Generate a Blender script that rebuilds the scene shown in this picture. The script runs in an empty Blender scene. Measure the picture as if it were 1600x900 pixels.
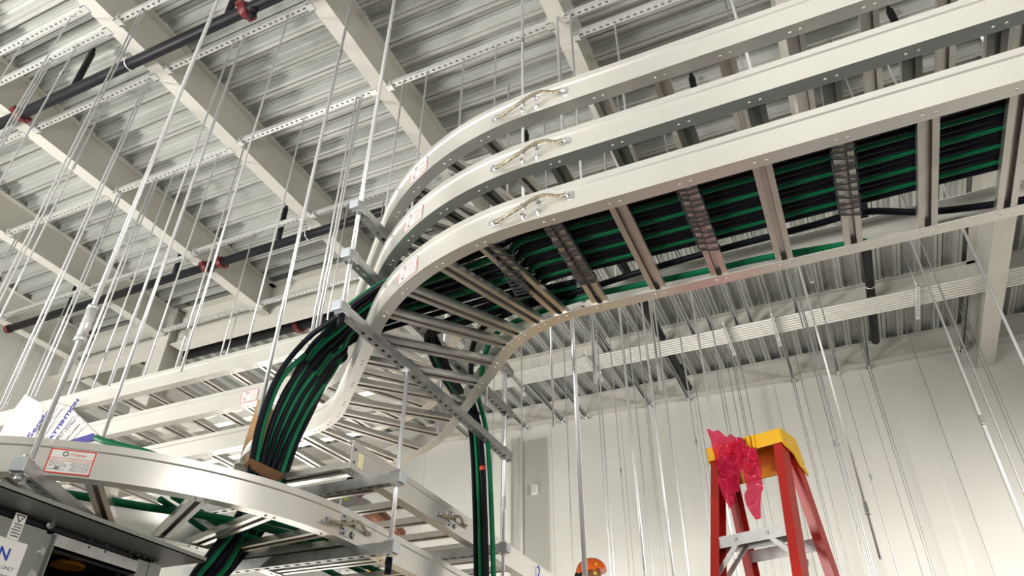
import bpy, math, random
from mathutils import Vector, Matrix, noise
random.seed(7)
PI = math.pi
rad = math.radians
scene = bpy.context.scene
COL = scene.collection

# ------------------------------------------------------------------ camera
PITCH, YAW, ROLL, FPX = rad(35.8752), rad(-25.809), rad(1.3133), 1155.03
CX, CY = 773.36, 438.22
EYE = Vector((0, 0, 1.6))
_f = Vector((math.sin(YAW) * math.cos(PITCH), math.cos(YAW) * math.cos(PITCH), math.sin(PITCH)))
_r = Vector((math.cos(YAW), -math.sin(YAW), 0))
_u = _r.cross(_f)
RIGHT = _r * math.cos(ROLL) + _u * math.sin(ROLL)
UP = -_r * math.sin(ROLL) + _u * math.cos(ROLL)
FWD = _f
cam_data = bpy.data.cameras.new('camera')
cam = bpy.data.objects.new('camera', cam_data)
COL.objects.link(cam)
cam_data.sensor_width = 36.0
cam_data.lens = FPX / 1600 * 36.0
cam_data.shift_x = (800 - CX) / 1600
cam_data.shift_y = (CY - 450) / 1600
cam_data.clip_end = 200
cam.matrix_world = Matrix(((RIGHT.x, UP.x, -FWD.x, EYE.x), (RIGHT.y, UP.y, -FWD.y, EYE.y), (RIGHT.z, UP.z, -FWD.z, EYE.z), (0, 0, 0, 1)))
scene.camera = cam


def at(px, py, axis, val):
    """the point of the world plane axis=val that the survey reading (px, py) falls on"""
    d = RIGHT * ((px - CX) / FPX) + UP * ((CY - py) / FPX) + FWD
    t = (val - EYE[axis]) / d[axis]
    return EYE + d * t


# ------------------------------------------------------------------ light and exposure
scene.view_settings.view_transform = 'Standard'
scene.view_settings.look = 'None'
scene.view_settings.gamma = 1
scene.view_settings.exposure = 0.32
scene.view_settings.use_curve_mapping = False
world = bpy.data.worlds.new('world')
scene.world = world
world.use_nodes = True
world.node_tree.nodes['Background'].inputs[0].default_value = (0.93, 0.95, 1.0, 1)
world.node_tree.nodes['Background'].inputs[1].default_value = 0.2


def area(name, loc, aim, size, power, color=(1, 0.97, 0.92), size_y=None, spread=180):
    d = bpy.data.lights.new(name, 'AREA')
    d.energy = power
    d.color = color
    d.size = size
    if size_y:
        d.shape = 'RECTANGLE'
        d.size_y = size_y
    d.spread = rad(spread)
    o = bpy.data.objects.new(name, d)
    COL.objects.link(o)
    o.location = loc
    o.rotation_euler = (Vector(aim) - Vector(loc)).to_track_quat('-Z', 'Y').to_euler()
    return o


area('work_light_tower', (-8.3, -0.6, 2.4), (-1.5, 2.0, 6.66), 0.45, 300, (1, 0.97, 0.9))
area('fill_tray_fronts', (-5.2, -5.6, 1.0), (-0.8, 0.0, 5.6), 2.0, 330, (1, 0.97, 0.92), spread=120)  # added light to brighten the tray faces; no lamp known there
area('work_light_side', (7.6, 3.4, 2.6), (1.6, 7.5, 1.2), 1.2, 300, (1, 0.955, 0.89), spread=70)
area('fill_right_wall', (3.0, -1.5, 1.2), (8.5, 1.5, 3.2), 1.2, 170, (1, 0.97, 0.93), spread=140)  # added fill: brightens the unseen right wall that the rails mirror
area('fill_left_wall', (-6.4, -2.6, 1.6), (-8.9, -1.4, 5.8), 0.9, 130, (1, 0.97, 0.92), spread=120)  # unseen fill, put in so the left tray rails reflect a bright wall
area('fill_roof_behind', (1.6, -4.2, 1.2), (1.4, -2.0, 6.6), 1.0, 110, (1, 0.97, 0.92), spread=90)  # added uplight on the roof behind the camera, for bounce and tray reflections
area('fill_low_rails', (3.6, -0.6, 2.75), (-1.8, 2.5, 2.75), 0.8, 26, (1, 0.965, 0.91), spread=75)  # made-up local fill for the side rails of the low trays
area('work_light_far_left', (-6.5, 7.4, 1.2), (-5.5, 6.5, 6.0), 1.6, 80, (1, 0.96, 0.9))


# ------------------------------------------------------------------ materials
def mat(name, color, rough=0.5, metal=0.0, noise_amt=0.0, noise_scale=8.0, bump=0.0, bump_scale=40.0, spec=0.5, stretch=None, rough_var=0.0):
    m = bpy.data.materials.new(name)
    m.use_nodes = True
    nt = m.node_tree
    b = nt.nodes['Principled BSDF']
    b.inputs['Base Color'].default_value = (*color, 1)
    b.inputs['Roughness'].default_value = rough
    b.inputs['Metallic'].default_value = metal
    b.inputs['Specular IOR Level'].default_value = spec
    if noise_amt or bump or rough_var:
        tc = nt.nodes.new('ShaderNodeTexCoord')
        mp = nt.nodes.new('ShaderNodeMapping')
        nt.links.new(tc.outputs['Object'], mp.inputs[0])
        if stretch:
            mp.inputs['Scale'].default_value = stretch
    if noise_amt:
        n = nt.nodes.new('ShaderNodeTexNoise')
        n.inputs['Scale'].default_value = noise_scale
        n.inputs['Detail'].default_value = 6
        nt.links.new(mp.outputs[0], n.inputs['Vector'])
        r = nt.nodes.new('ShaderNodeValToRGB')
        r.color_ramp.elements[0].position = 0.3
        r.color_ramp.elements[1].position = 0.7
        r.color_ramp.elements[0].color = (*[c * (1 - noise_amt) for c in color], 1)
        r.color_ramp.elements[1].color = (*[min(1, c * (1 + noise_amt)) for c in color], 1)
        nt.links.new(n.outputs[0], r.inputs[0])
        nt.links.new(r.outputs[0], b.inputs['Base Color'])
    if rough_var:
        n3 = nt.nodes.new('ShaderNodeTexNoise')
        n3.inputs['Scale'].default_value = noise_scale * 0.7
        n3.inputs['Detail'].default_value = 4
        nt.links.new(mp.outputs[0], n3.inputs['Vector'])
        mr = nt.nodes.new('ShaderNodeMapRange')
        mr.inputs[3].default_value = rough - rough_var
        mr.inputs[4].default_value = rough + rough_var
        nt.links.new(n3.outputs[0], mr.inputs[0])
        nt.links.new(mr.outputs[0], b.inputs['Roughness'])
    if bump:
        n2 = nt.nodes.new('ShaderNodeTexNoise')
        n2.inputs['Scale'].default_value = bump_scale
        n2.inputs['Detail'].default_value = 4
        nt.links.new(mp.outputs[0], n2.inputs['Vector'])
        bp = nt.nodes.new('ShaderNodeBump')
        bp.inputs['Strength'].default_value = bump
        bp.inputs['Distance'].default_value = 0.01
        nt.links.new(n2.outputs[0], bp.inputs['Height'])
        nt.links.new(bp.outputs[0], b.inputs['Normal'])
    return m


ALU = mat('mill_aluminium', (0.90, 0.89, 0.86), 0.33, 0.84, 0.02, 5, rough_var=0.025)
ALU_RUNG = mat('rung_aluminium', (0.74, 0.72, 0.69), 0.32, 0.96, 0.08, 9)
ALU_BRIGHT = mat('bright_aluminium', (0.86, 0.86, 0.84), 0.22, 1.0, 0.04, 4, rough_var=0.07)
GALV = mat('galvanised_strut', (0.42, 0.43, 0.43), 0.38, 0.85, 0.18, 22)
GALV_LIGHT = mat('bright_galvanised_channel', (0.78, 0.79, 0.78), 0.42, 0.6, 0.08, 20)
ZINC = mat('zinc_rod', (0.88, 0.89, 0.91), 0.3, 0.62)
ZINC_BOLT = mat('zinc_bolt', (0.72, 0.73, 0.75), 0.22, 1.0)
CONDUIT = mat('conduit_steel', (0.82, 0.82, 0.78), 0.4, 0.35, 0.03, 12)
PAINT = mat('white_steel_paint', (0.60, 0.59, 0.545), 0.5, 0, 0.03, 3)
DECK = mat('galvanised_deck', (0.56, 0.57, 0.55), 0.5, 0.45, 0.05, 5, stretch=(0.5, 1, 1))
WALLM = mat('white_wall_panel', (0.70, 0.70, 0.665), 0.55, 0, 0.025, 1.2)
TRIMM = mat('white_wall_trim', (0.76, 0.76, 0.72), 0.5)
FLOORM = mat('sealed_concrete', (0.17, 0.16, 0.145), 0.35, 0, 0.12, 2.5)
BLACK = mat('black_cable_jacket', (0.004, 0.005, 0.010), 0.5, 0, spec=0.14)
GREEN = mat('green_cable_jacket', (0.003, 0.135, 0.055), 0.45, 0, spec=0.18)
PIPE = mat('black_sprinkler_pipe', (0.010, 0.009, 0.013), 0.45, 0, 0.2, 10, spec=0.25)
REDC = mat('red_pipe_coupling', (0.13, 0.012, 0.014), 0.45)
CORD = mat('black_lacing_cord', (0.008, 0.008, 0.01), 0.7)
BRAID = mat('tinned_copper_braid', (0.42, 0.375, 0.285), 0.42, 0.7, 0.4, 160)
LABEL = mat('white_label', (0.80, 0.79, 0.77), 0.45)
LABEL_RED = mat('red_label_print', (0.72, 0.05, 0.04), 0.5)
INK = mat('dark_print', (0.06, 0.06, 0.07), 0.6)
BLUE_INK = mat('blue_print', (0.015, 0.06, 0.42), 0.5)
NAVY_INK = mat('navy_print', (0.035, 0.03, 0.25), 0.5)
GOLD = mat('gold_print', (0.42, 0.27, 0.06), 0.5)
CABGREY = mat('grey_cabinet_paint', (0.215, 0.225, 0.205), 0.42, 0, 0.04, 3)
CABDARK = mat('dark_grey_cabinet_paint', (0.10, 0.105, 0.10), 0.45)
CABGALV = mat('cabinet_galvanised_rail', (0.52, 0.52, 0.52), 0.42, 0.6, 0.2, 14)
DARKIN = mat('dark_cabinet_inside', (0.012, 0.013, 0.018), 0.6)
AMBER = mat('amber_insulator', (0.55, 0.24, 0.01), 0.45)
CARD = mat('brown_cardboard', (0.43, 0.25, 0.11), 0.8, 0, 0.12, 6)
CARD_DARK = mat('cardboard_inside', (0.11, 0.045, 0.010), 0.8, 0, 0.15, 10)
FIBRE = mat('red_fibreglass', (0.40, 0.018, 0.013), 0.35, 0, 0.05, 12)
YELLOWP = mat('yellow_plastic', (0.82, 0.46, 0.012), 0.4)
STEPALU = mat('ladder_step_aluminium', (0.62, 0.62, 0.62), 0.45, 0.7, 0.08, 14)
SHEET = mat('white_plastic_sheet', (0.74, 0.73, 0.71), 0.45)
ORANGE = mat('orange_helmet_shell', (0.80, 0.13, 0.012), 0.22)
BLACKCLOTH = mat('black_cloth', (0.012, 0.012, 0.014), 0.85)
VEST = mat('green_hi_vis_fabric', (0.008, 0.085, 0.025), 0.8)
LIME = mat('lime_reflective_tape', (0.50, 0.62, 0.04), 0.5)
GREYSHIRT = mat('grey_shirt_cloth', (0.27, 0.26, 0.26), 0.9, 0, 0.1, 20)
JEANS = mat('dark_blue_jeans', (0.012, 0.022, 0.085), 0.85, 0, 0.2, 40)
SKIN = mat('skin', (0.24, 0.095, 0.055), 0.5)
STICKER = mat('yellow_sticker', (0.75, 0.52, 0.02), 0.5)
BLUETAPE = mat('blue_tape', (0.02, 0.06, 0.55), 0.5)
WHITEP = mat('white_plastic', (0.80, 0.81, 0.82), 0.4)
BLUEGREY = mat('pale_end_cap', (0.62, 0.66, 0.72), 0.35, 0.4)
PINK = bpy.data.materials.new('pink_plastic_film')
PINK.use_nodes = True
_b = PINK.node_tree.nodes['Principled BSDF']
_b.inputs['Base Color'].default_value = (0.78, 0.03, 0.12, 1)
_b.inputs['Roughness'].default_value = 0.16
_tr = PINK.node_tree.nodes.new('ShaderNodeBsdfTranslucent')
_tr.inputs[0].default_value = (0.85, 0.04, 0.13, 1)
_tp = PINK.node_tree.nodes.new('ShaderNodeBsdfTransparent')
_tp.inputs[0].default_value = (0.92, 0.22, 0.30, 1)
_m1 = PINK.node_tree.nodes.new('ShaderNodeMixShader')
_m1.inputs[0].default_value = 0.45
_m2 = PINK.node_tree.nodes.new('ShaderNodeMixShader')
_m2.inputs[0].default_value = 0.32
_l = PINK.node_tree.links
_l.new(_b.outputs[0], _m1.inputs[1])
_l.new(_tr.outputs[0], _m1.inputs[2])
_l.new(_m1.outputs[0], _m2.inputs[1])
_l.new(_tp.outputs[0], _m2.inputs[2])
_l.new(_m2.outputs[0], PINK.node_tree.nodes['Material Output'].inputs[0])
FILM = bpy.data.materials.new('clear_plastic_film')
FILM.use_nodes = True
_b = FILM.node_tree.nodes['Principled BSDF']
_b.inputs['Base Color'].default_value = (0.85, 0.85, 0.84, 1)
_b.inputs['Roughness'].default_value = 0.15
_tp = FILM.node_tree.nodes.new('ShaderNodeBsdfTransparent')
_m1 = FILM.node_tree.nodes.new('ShaderNodeMixShader')
_m1.inputs[0].default_value = 0.7
FILM.node_tree.links.new(_b.outputs[0], _m1.inputs[1])
FILM.node_tree.links.new(_tp.outputs[0], _m1.inputs[2])
FILM.node_tree.links.new(_m1.outputs[0], FILM.node_tree.nodes['Material Output'].inputs[0])

# ------------------------------------------------------------------ mesh helpers
ORIGIN = {}


def tag(o, label=None, cat=None, group=None, kind=None):
    if label:
        o['label'] = label
    if cat:
        o['category'] = cat
    if group:
        o['group'] = group
    if kind:
        o['kind'] = kind
    return o


def thing(name, loc, label, cat, group=None):
    o = bpy.data.objects.new(name, None)
    COL.objects.link(o)
    o.location = loc
    o.empty_display_size = 0.1
    ORIGIN[o.name] = Vector(loc)
    return tag(o, label, cat, group)


class MB:
    def __init__(s):
        s.v, s.f, s.sm, s.auto = [], [], [], False

    def add(s, vs, fs, smooth=False):
        n = len(s.v)
        s.v += [Vector(p) for p in vs]
        s.f += [[i + n for i in f] for f in fs]
        s.sm += [smooth] * len(fs)
        return s

    def box(s, a, b, M=None):
        x0, y0, z0 = a
        x1, y1, z1 = b
        vs = [Vector(p) for p in ((x0, y0, z0), (x1, y0, z0), (x1, y1, z0), (x0, y1, z0), (x0, y0, z1), (x1, y0, z1), (x1, y1, z1), (x0, y1, z1))]
        if M is not None:
            vs = [M @ p for p in vs]
        return s.add(vs, [(0, 3, 2, 1), (4, 5, 6, 7), (0, 1, 5, 4), (1, 2, 6, 5), (2, 3, 7, 6), (3, 0, 4, 7)])

    def prism(s, poly, d):
        """closed polygon of points extruded by the vector d"""
        d = Vector(d)
        n = len(poly)
        vs = [Vector(p) for p in poly] + [Vector(p) + d for p in poly]
        fs = [tuple(range(n - 1, -1, -1)), tuple(range(n, 2 * n))]
        fs += [(i, (i + 1) % n, n + (i + 1) % n, n + i) for i in range(n)]
        return s.add(vs, fs)

    def sweep(s, rings, closed_profile=True, caps=True, smooth=False):
        """rings: list of lists of points, one per station"""
        n = len(rings[0])
        vs = [p for r in rings for p in r]
        fs = []
        m = n if closed_profile else n - 1
        for k in range(len(rings) - 1):
            for i in range(m):
                j = (i + 1) % n
                fs.append((k * n + i, k * n + j, (k + 1) * n + j, (k + 1) * n + i))
        base = len(s.v)
        s.add(vs, fs, smooth)
        if caps and closed_profile:
            s.f.append([base + i for i in range(n - 1, -1, -1)])
            s.f.append([base + (len(rings) - 1) * n + i for i in range(n)])
            s.sm += [False, False]
        return s

    def tube(s, pts, r, n=8, smooth=True):
        pts = [Vector(p) for p in pts]
        rings = []
        up = None
        for i, p in enumerate(pts):
            t = (pts[min(i + 1, len(pts) - 1)] - pts[max(i - 1, 0)])
            if t.length < 1e-9:
                t = Vector((0, 0, 1))
            t.normalize()
            if up is None:
                up = t.cross(Vector((0.31, 0.17, 0.93)))
                if up.length < 0.05:
                    up = t.cross(Vector((1, 0, 0)))
            up = (up - t * up.dot(t))
            if up.length < 1e-6:
                up = t.orthogonal()
            up.normalize()
            w = t.cross(up)
            rr = r[i] if isinstance(r, (list, tuple)) else r
            rings.append([p + (up * math.cos(2 * PI * k / n) + w * math.sin(2 * PI * k / n)) * rr for k in range(n)])
        return s.sweep(rings, True, True, smooth)

    def cyl(s, a, b, r, n=12, smooth=True):
        return s.tube([a, b], r, n, smooth)

    def hexbolt(s, p, d, r, h, n=6):
        d = Vector(d).normalized()
        return s.tube([Vector(p), Vector(p) + d * h], r, n, False)

    def disc_dome(s, p, d, r, h, n=10):
        d = Vector(d).normalized()
        p = Vector(p)
        return s.tube([p, p + d * h * 0.55, p + d * h], [r, r * 0.85, r * 0.35], n, True)

    def build(s, name, m, parent=None, bevel=0.0):
        me = bpy.data.meshes.new(name)
        off = ORIGIN.get(parent.name, Vector((0, 0, 0))) if parent is not None else Vector((0, 0, 0))
        me.from_pydata([tuple(p - off) for p in s.v], [], s.f)
        me.polygons.foreach_set('use_smooth', s.sm)
        me.materials.append(m)
        me.update()
        if s.auto:
            me.polygons.foreach_set('use_smooth', [True] * len(me.polygons))
            me.set_sharp_from_angle(angle=rad(28))
        o = bpy.data.objects.new(name, me)
        COL.objects.link(o)
        if parent is not None:
            o.parent = parent
        ORIGIN[o.name] = off
        if bevel:
            md = o.modifiers.new('bevel', 'BEVEL')
            md.width = bevel
            md.segments = 2
            md.limit_method = 'ANGLE'
        return o


def top(mb, name, m, label, cat, group=None, base=None, bevel=0.0):
    """a thing that is one mesh, its origin at its base"""
    lo = base or Vector((sum(p.x for p in mb.v) / len(mb.v), sum(p.y for p in mb.v) / len(mb.v), min(p.z for p in mb.v)))
    lo = Vector(lo)
    mb.v = [p - lo for p in mb.v]
    o = mb.build(name, m, None, bevel)
    o.location = lo
    ORIGIN[o.name] = lo
    return tag(o, label, cat, group)


def struct(mb, name, m):
    return tag(mb.build(name, m), kind='structure')


def spline(pts, n=8):
    """Catmull-Rom through the points"""
    P = [Vector(p) for p in pts]
    P = [P[0] * 2 - P[1]] + P + [P[-1] * 2 - P[-2]]
    out = []
    for i in range(1, len(P) - 2):
        a, b, c, d = P[i - 1], P[i], P[i + 1], P[i + 2]
        for k in range(n):
            t = k / n
            out.append(0.5 * ((2 * b) + (c - a) * t + (2 * a - 5 * b + 4 * c - d) * t * t + (3 * b - a - 3 * c + d) * t ** 3))
    out.append(P[-2])
    return out


def lettering(name, body, size, M, m, parent, align='LEFT', bold=0.0, shear=0.0):
    cu = bpy.data.curves.new(name, 'FONT')
    cu.body = body
    cu.size = size
    cu.align_x = align
    cu.extrude = 0.0004
    cu.offset = bold
    cu.shear = shear
    tmp = bpy.data.objects.new(name, cu)
    COL.objects.link(tmp)
    me = bpy.data.meshes.new_from_object(tmp.evaluated_get(bpy.context.evaluated_depsgraph_get()))
    bpy.data.objects.remove(tmp)
    off = ORIGIN.get(parent.name, Vector())
    me.transform(Matrix.Translation(-off) @ M)
    me.materials.clear()
    me.materials.append(m)
    o = bpy.data.objects.new(name, me)
    COL.objects.link(o)
    o.parent = parent
    ORIGIN[o.name] = off
    return o


def frame(o, x, y):
    """matrix with origin o and axes x, y (z = normal)"""
    x = Vector(x).normalized()
    y = Vector(y)
    y = (y - x * y.dot(x)).normalized()
    z = x.cross(y)
    return Matrix(((x.x, y.x, z.x, o[0]), (x.y, y.y, z.y, o[1]), (x.z, y.z, z.z, o[2]), (0, 0, 0, 1)))
# ------------------------------------------------------------------ the hall
XL, XR, YB, YW = -9.0, 7.0, -5.0, 9.59
DZ = 6.66                      # underside of the roof deck
BZ = 6.255                     # underside of the roof beams
G1Y = 5.37

m = MB()
m.box((XL - 2, YB - 4, -0.12), (XR + 3, YW + 0.2, 0))
struct(m, 'floor', FLOORM)

m = MB()                        # far wall: ribbed insulated panels with open seams
x = XL
while x < XR + 3:
    x1 = min(x + 1.07, XR + 3)
    m.box((x + 0.003, YW, 0), (x1 - 0.003, YW + 0.12, DZ))
    m.box((x - 0.003, YW + 0.006, 0), (x + 0.003, YW + 0.1, DZ))
    x = x1
struct(m, 'wall_back', WALLM)
m = MB()
y = YB - 2.0
while y < YW:
    y1 = min(y + 1.07, YW + 0.12)
    m.box((XL - 0.12, y + 0.003, 0), (XL, y1 - 0.003, DZ))
    m.box((XL - 0.1, y - 0.003, 0), (XL - 0.006, y + 0.003, DZ))
    y = y1
struct(m, 'wall_left', WALLM)

m = MB()
m.box((XL - 0.12, YB - 2.12, 0), (XR + 2.1, YB - 2.0, DZ + 0.1))
struct(m, 'wall_front', WALLM)
m = MB()
m.box((XR + 2.0, YB - 2.0, 0), (XR + 2.12, YW + 0.1, DZ + 0.1))
struct(m, 'wall_right', WALLM)

# roof deck: trapezoidal flutes, along x over the hall, along y over the aisle by the far wall
PROF = [(0, 0), (0.027, 0), (0.030, 0.011), (0.038, 0.011), (0.041, 0), (0.068, 0), (0.080, 0.072), (0.100, 0.072), (0.106, 0.058), (0.114, 0.058), (0.120, 0.072), (0.151, 0.072), (0.157, 0.058), (0.165, 0.058), (0.171, 0.072), (0.191, 0.072)]
LAP = [(0, 0), (0.027, 0), (0.0275, 0.035), (0.036, 0.035), (0.0365, -0.006), (0.041, -0.006), (0.041, 0), (0.068, 0)] + PROF[6:]
PITCHD = 0.2032


def deck(mb, u0, u1, v0, v1, along):
    prof = []
    u = u0
    k = 0
    while u < u1:
        prof += [(u + a, b) for a, b in (LAP if k % 3 == 1 else PROF)]
        u += PITCHD
        k += 1
    prof.append((u, 0))
    if along == 'x':
        a = [Vector((v0, p, DZ + q)) for p, q in prof]
        b = [Vector((v1, p, DZ + q)) for p, q in prof]
    else:
        a = [Vector((p, v0, DZ + q)) for p, q in prof]
        b = [Vector((p, v1, DZ + q)) for p, q in prof]
    n = len(prof)
    mb.add(a + b, [(i, i + 1, n + i + 1, n + i) for i in range(n - 1)])


m = MB()
deck(m, YB - 2.0, G1Y - 0.2032 + 0.02, XL, XR + 2, 'x')
deck(m, XL, XR + 2, G1Y + 0.02, YW + 0.1, 'y')
m.box((XL - 0.1, YB - 2, DZ + 0.08), (XR + 2, YW + 0.1, DZ + 0.12))
struct(m, 'ceiling', DECK)


def ibeam(mb, axis, c, lo, hi, zt, depth, bf, tf=0.012, tw=0.009):
    zb = zt - depth
    for (a0, a1, z0, z1) in ((-bf / 2, bf / 2, zb, zb + tf), (-bf / 2, bf / 2, zt - tf, zt), (-tw / 2, tw / 2, zb + tf, zt - tf)):
        if axis == 'y':
            mb.box((c + a0, lo, z0), (c + a1, hi, z1))
        else:
            mb.box((lo, c + a0, z0), (hi, c + a1, z1))


BEAM_X = [-1.03 - 1.503 * k for k in range(5, -3, -1)]
where = ['along the left wall', 'second from the left wall', 'third from the left wall', 'running over the middle of the left trays', 'over the bend of the top tray', 'passing behind the top tray right of its bend', 'glimpsed between the trays at upper right', 'at the far right over the tray ends']
for i, bx in enumerate(BEAM_X):
    m = MB()
    girder = i == 7
    if girder:
        ibeam(m, 'y', bx, YB - 2, G1Y - 0.1, DZ, 0.52, 0.18)
    else:
        ibeam(m, 'y', bx, YB - 2, G1Y - 0.006, DZ, DZ - BZ, 0.122)
    nm = 'roof_beam'
    top(m, nm, PAINT, 'white painted steel roof beam ' + where[i], 'beam', 'roof beams of the hall')
for i, bx in enumerate([-8.545, -1.03 + 1.503 * 2]):
    m = MB()
    ibeam(m, 'y', bx, G1Y + 0.1, YW - 0.01, DZ, 0.56, 0.18)
    top(m, 'roof_girder', PAINT, ['white deep steel girder over the aisle in the far left corner', 'white deep steel girder over the aisle at right, ending at the far wall'][i], 'beam')
m = MB()
ibeam(m, 'x', G1Y, XL, -7.18, DZ, 0.52, 0.185)
top(m, 'roof_girder', PAINT, 'short white main girder between left wall and the steel column', 'beam')
m = MB()
ibeam(m, 'x', G1Y, -6.90, XR, DZ, 0.52, 0.185)
top(m, 'roof_girder', PAINT, 'long white main girder running right from the steel column', 'beam')
m = MB()
ibeam(m, 'x', 8.11, -8.45, 1.97, DZ, 0.29, 0.12)
top(m, 'roof_beam', PAINT, 'white roof beam just above the row of conduits', 'beam', 'roof beams of the aisle')
m = MB()
ibeam(m, 'x', 9.515, -8.45, 1.88, DZ, 0.29, 0.125)
top(m, 'roof_beam', PAINT, 'white roof beam along the top of the far wall', 'beam', 'roof beams of the aisle')
m = MB()
ibeam(m, 'x', 9.515, 2.07, XR, DZ, 0.29, 0.125)
top(m, 'roof_beam', PAINT, 'white roof beam at the top of the wall right of the deep girder', 'beam', 'roof beams of the aisle')
m = MB()
ibeam(m, 'x', 8.11, 2.07, XR, DZ, 0.29, 0.12)
top(m, 'roof_beam', PAINT, 'white aisle roof beam right of the deep girder', 'beam', 'roof beams of the aisle')

# columns: wide-flange, bolted shear plate toward the long girder
for cx_, lab in ((-7.04, 'white wide-flange steel column at the left end of the long girder'), (1.976, 'white wide-flange steel column behind the tray ends at right')):
    t = thing('steel_column', (cx_, G1Y, 0), lab, 'column')
    m = MB()
    for (a, b) in ((-0.135, -0.12), (0.12, 0.135)):
        m.box((cx_ - 0.128, G1Y + a, 0), (cx_ + 0.128, G1Y + b, DZ - 0.01))
    m.box((cx_ - 0.006, G1Y - 0.12, 0), (cx_ + 0.006, G1Y + 0.12, DZ - 0.01))
    m.build('shaft', PAINT, t)
    m = MB()
    m.box((cx_ + 0.128, G1Y - 0.012, DZ - 0.45), (cx_ + 0.22, G1Y - 0.006, DZ - 0.08))
    for k in range(5):
        for q in (0.155, 0.195):
            m.hexbolt((cx_ + q, G1Y - 0.012, DZ - 0.41 + 0.075 * k), (0, -1, 0), 0.013, 0.014)
    m.build('shear_plate', PAINT, t)

# wall furniture on the far wall
m = MB()
m.box((-4.55, YW - 0.1, 0), (-4.30, YW - 0.002, 6.0))
top(m, 'wall_post', TRIMM, 'pale square wall post left of the grey wall panel', 'post')
m = MB()
m.box((-4.06, YW - 0.03, 0), (-3.72, YW - 0.002, 6.15))
top(m, 'wall_panel', mat('grey_panel_paint', (0.42, 0.42, 0.39), 0.5), 'tall grey metal panel on the far wall beside the pale post', 'panel')
m = MB()
m.cyl((-4.14, YW - 0.05, 0), (-4.14, YW - 0.05, 6.2), 0.03)
top(m, 'wall_conduit', CONDUIT, 'vertical grey conduit running up the far wall beside the grey panel', 'conduit')
t = thing('wall_box', (-3.9, YW - 0.06, 5.35), 'small grey junction box on the grey wall panel', 'box')
m = MB()
m.box((-3.955, YW - 0.075, 5.30), (-3.86, YW - 0.031, 5.44))
m.build('housing', TRIMM, t, 0.004)
m = MB()
m.box((-3.94, YW - 0.08, 5.32), (-3.875, YW - 0.0745, 5.42))
m.build('cover', GALV_LIGHT, t)


# ------------------------------------------------------------------ slotted strut channel
def channel(mb, axis, c, lo, hi, z0, w=0.041, h=0.041, slots=True, pitch=0.0508, web='bottom', t=0.003):
    def bx(a0, a1, u0, u1, q0, q1):
        if axis == 'x':
            mb.box((a0, c + u0, q0), (a1, c + u1, q1))
        elif axis == 'y':
            mb.box((c + u0, a0, q0), (c + u1, a1, q1))
    zw = (z0, z0 + t) if web == 'bottom' else (z0 + h - t, z0 + h)
    zl = (z0 + h - t, z0 + h) if web == 'bottom' else (z0, z0 + t)
    bx(lo, hi, -w / 2, -w / 2 + t, z0, z0 + h)
    bx(lo, hi, w / 2 - t, w / 2, z0, z0 + h)
    bx(lo, hi, -w / 2 + t, -w / 2 + 0.0095, *zl)
    bx(lo, hi, w / 2 - 0.0095, w / 2 - t, *zl)
    if not slots:
        bx(lo, hi, -w / 2 + t, w / 2 - t, *zw)
        return
    sl = 0.0075
    bx(lo, hi, -w / 2 + t, -sl, *zw)
    bx(lo, hi, sl, w / 2 - t, *zw)
    a = lo
    g = 0.024 if pitch > 0.04 else pitch * 0.5
    while a < hi:
        bx(a, min(a + pitch - g, hi), -sl, sl, *zw)
        a += pitch


def roof_channel(y, k0, k1, z0=BZ + 0.0125, lab='', x0=None, x1=None):
    """a channel lying on the bottom flanges between beams k0 and k1, with a clamp at each end"""
    a = (BEAM_X[k0] + 0.02) if x0 is None else x0
    b = (BEAM_X[k1] - 0.02) if x1 is None else x1
    t = thing('strut_channel', ((a + b) / 2, y, z0), lab, 'channel')
    m = MB()
    channel(m, 'x', y, a, b, z0, pitch=0.0508)
    m.build('slotted_rail', GALV_LIGHT, t)
    for e, s in ((a, 1), (b, -1)):
        m = MB()
        m.box((e + s * 0.05 - 0.026, y - 0.036, z0 - 0.017), (e + s * 0.05 + 0.026, y + 0.036, z0 - 0.001))
        m.box((e + s * 0.05 - 0.02, y - 0.034, z0 - 0.017), (e + s * 0.05 + 0.02, y - 0.028, z0 + 0.05))
        m.box((e + s * 0.05 - 0.02, y + 0.028, z0 - 0.017), (e + s * 0.05 + 0.02, y + 0.034, z0 + 0.05))
        m.build('beam_clamp', GALV_LIGHT, t)
    return t


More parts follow.
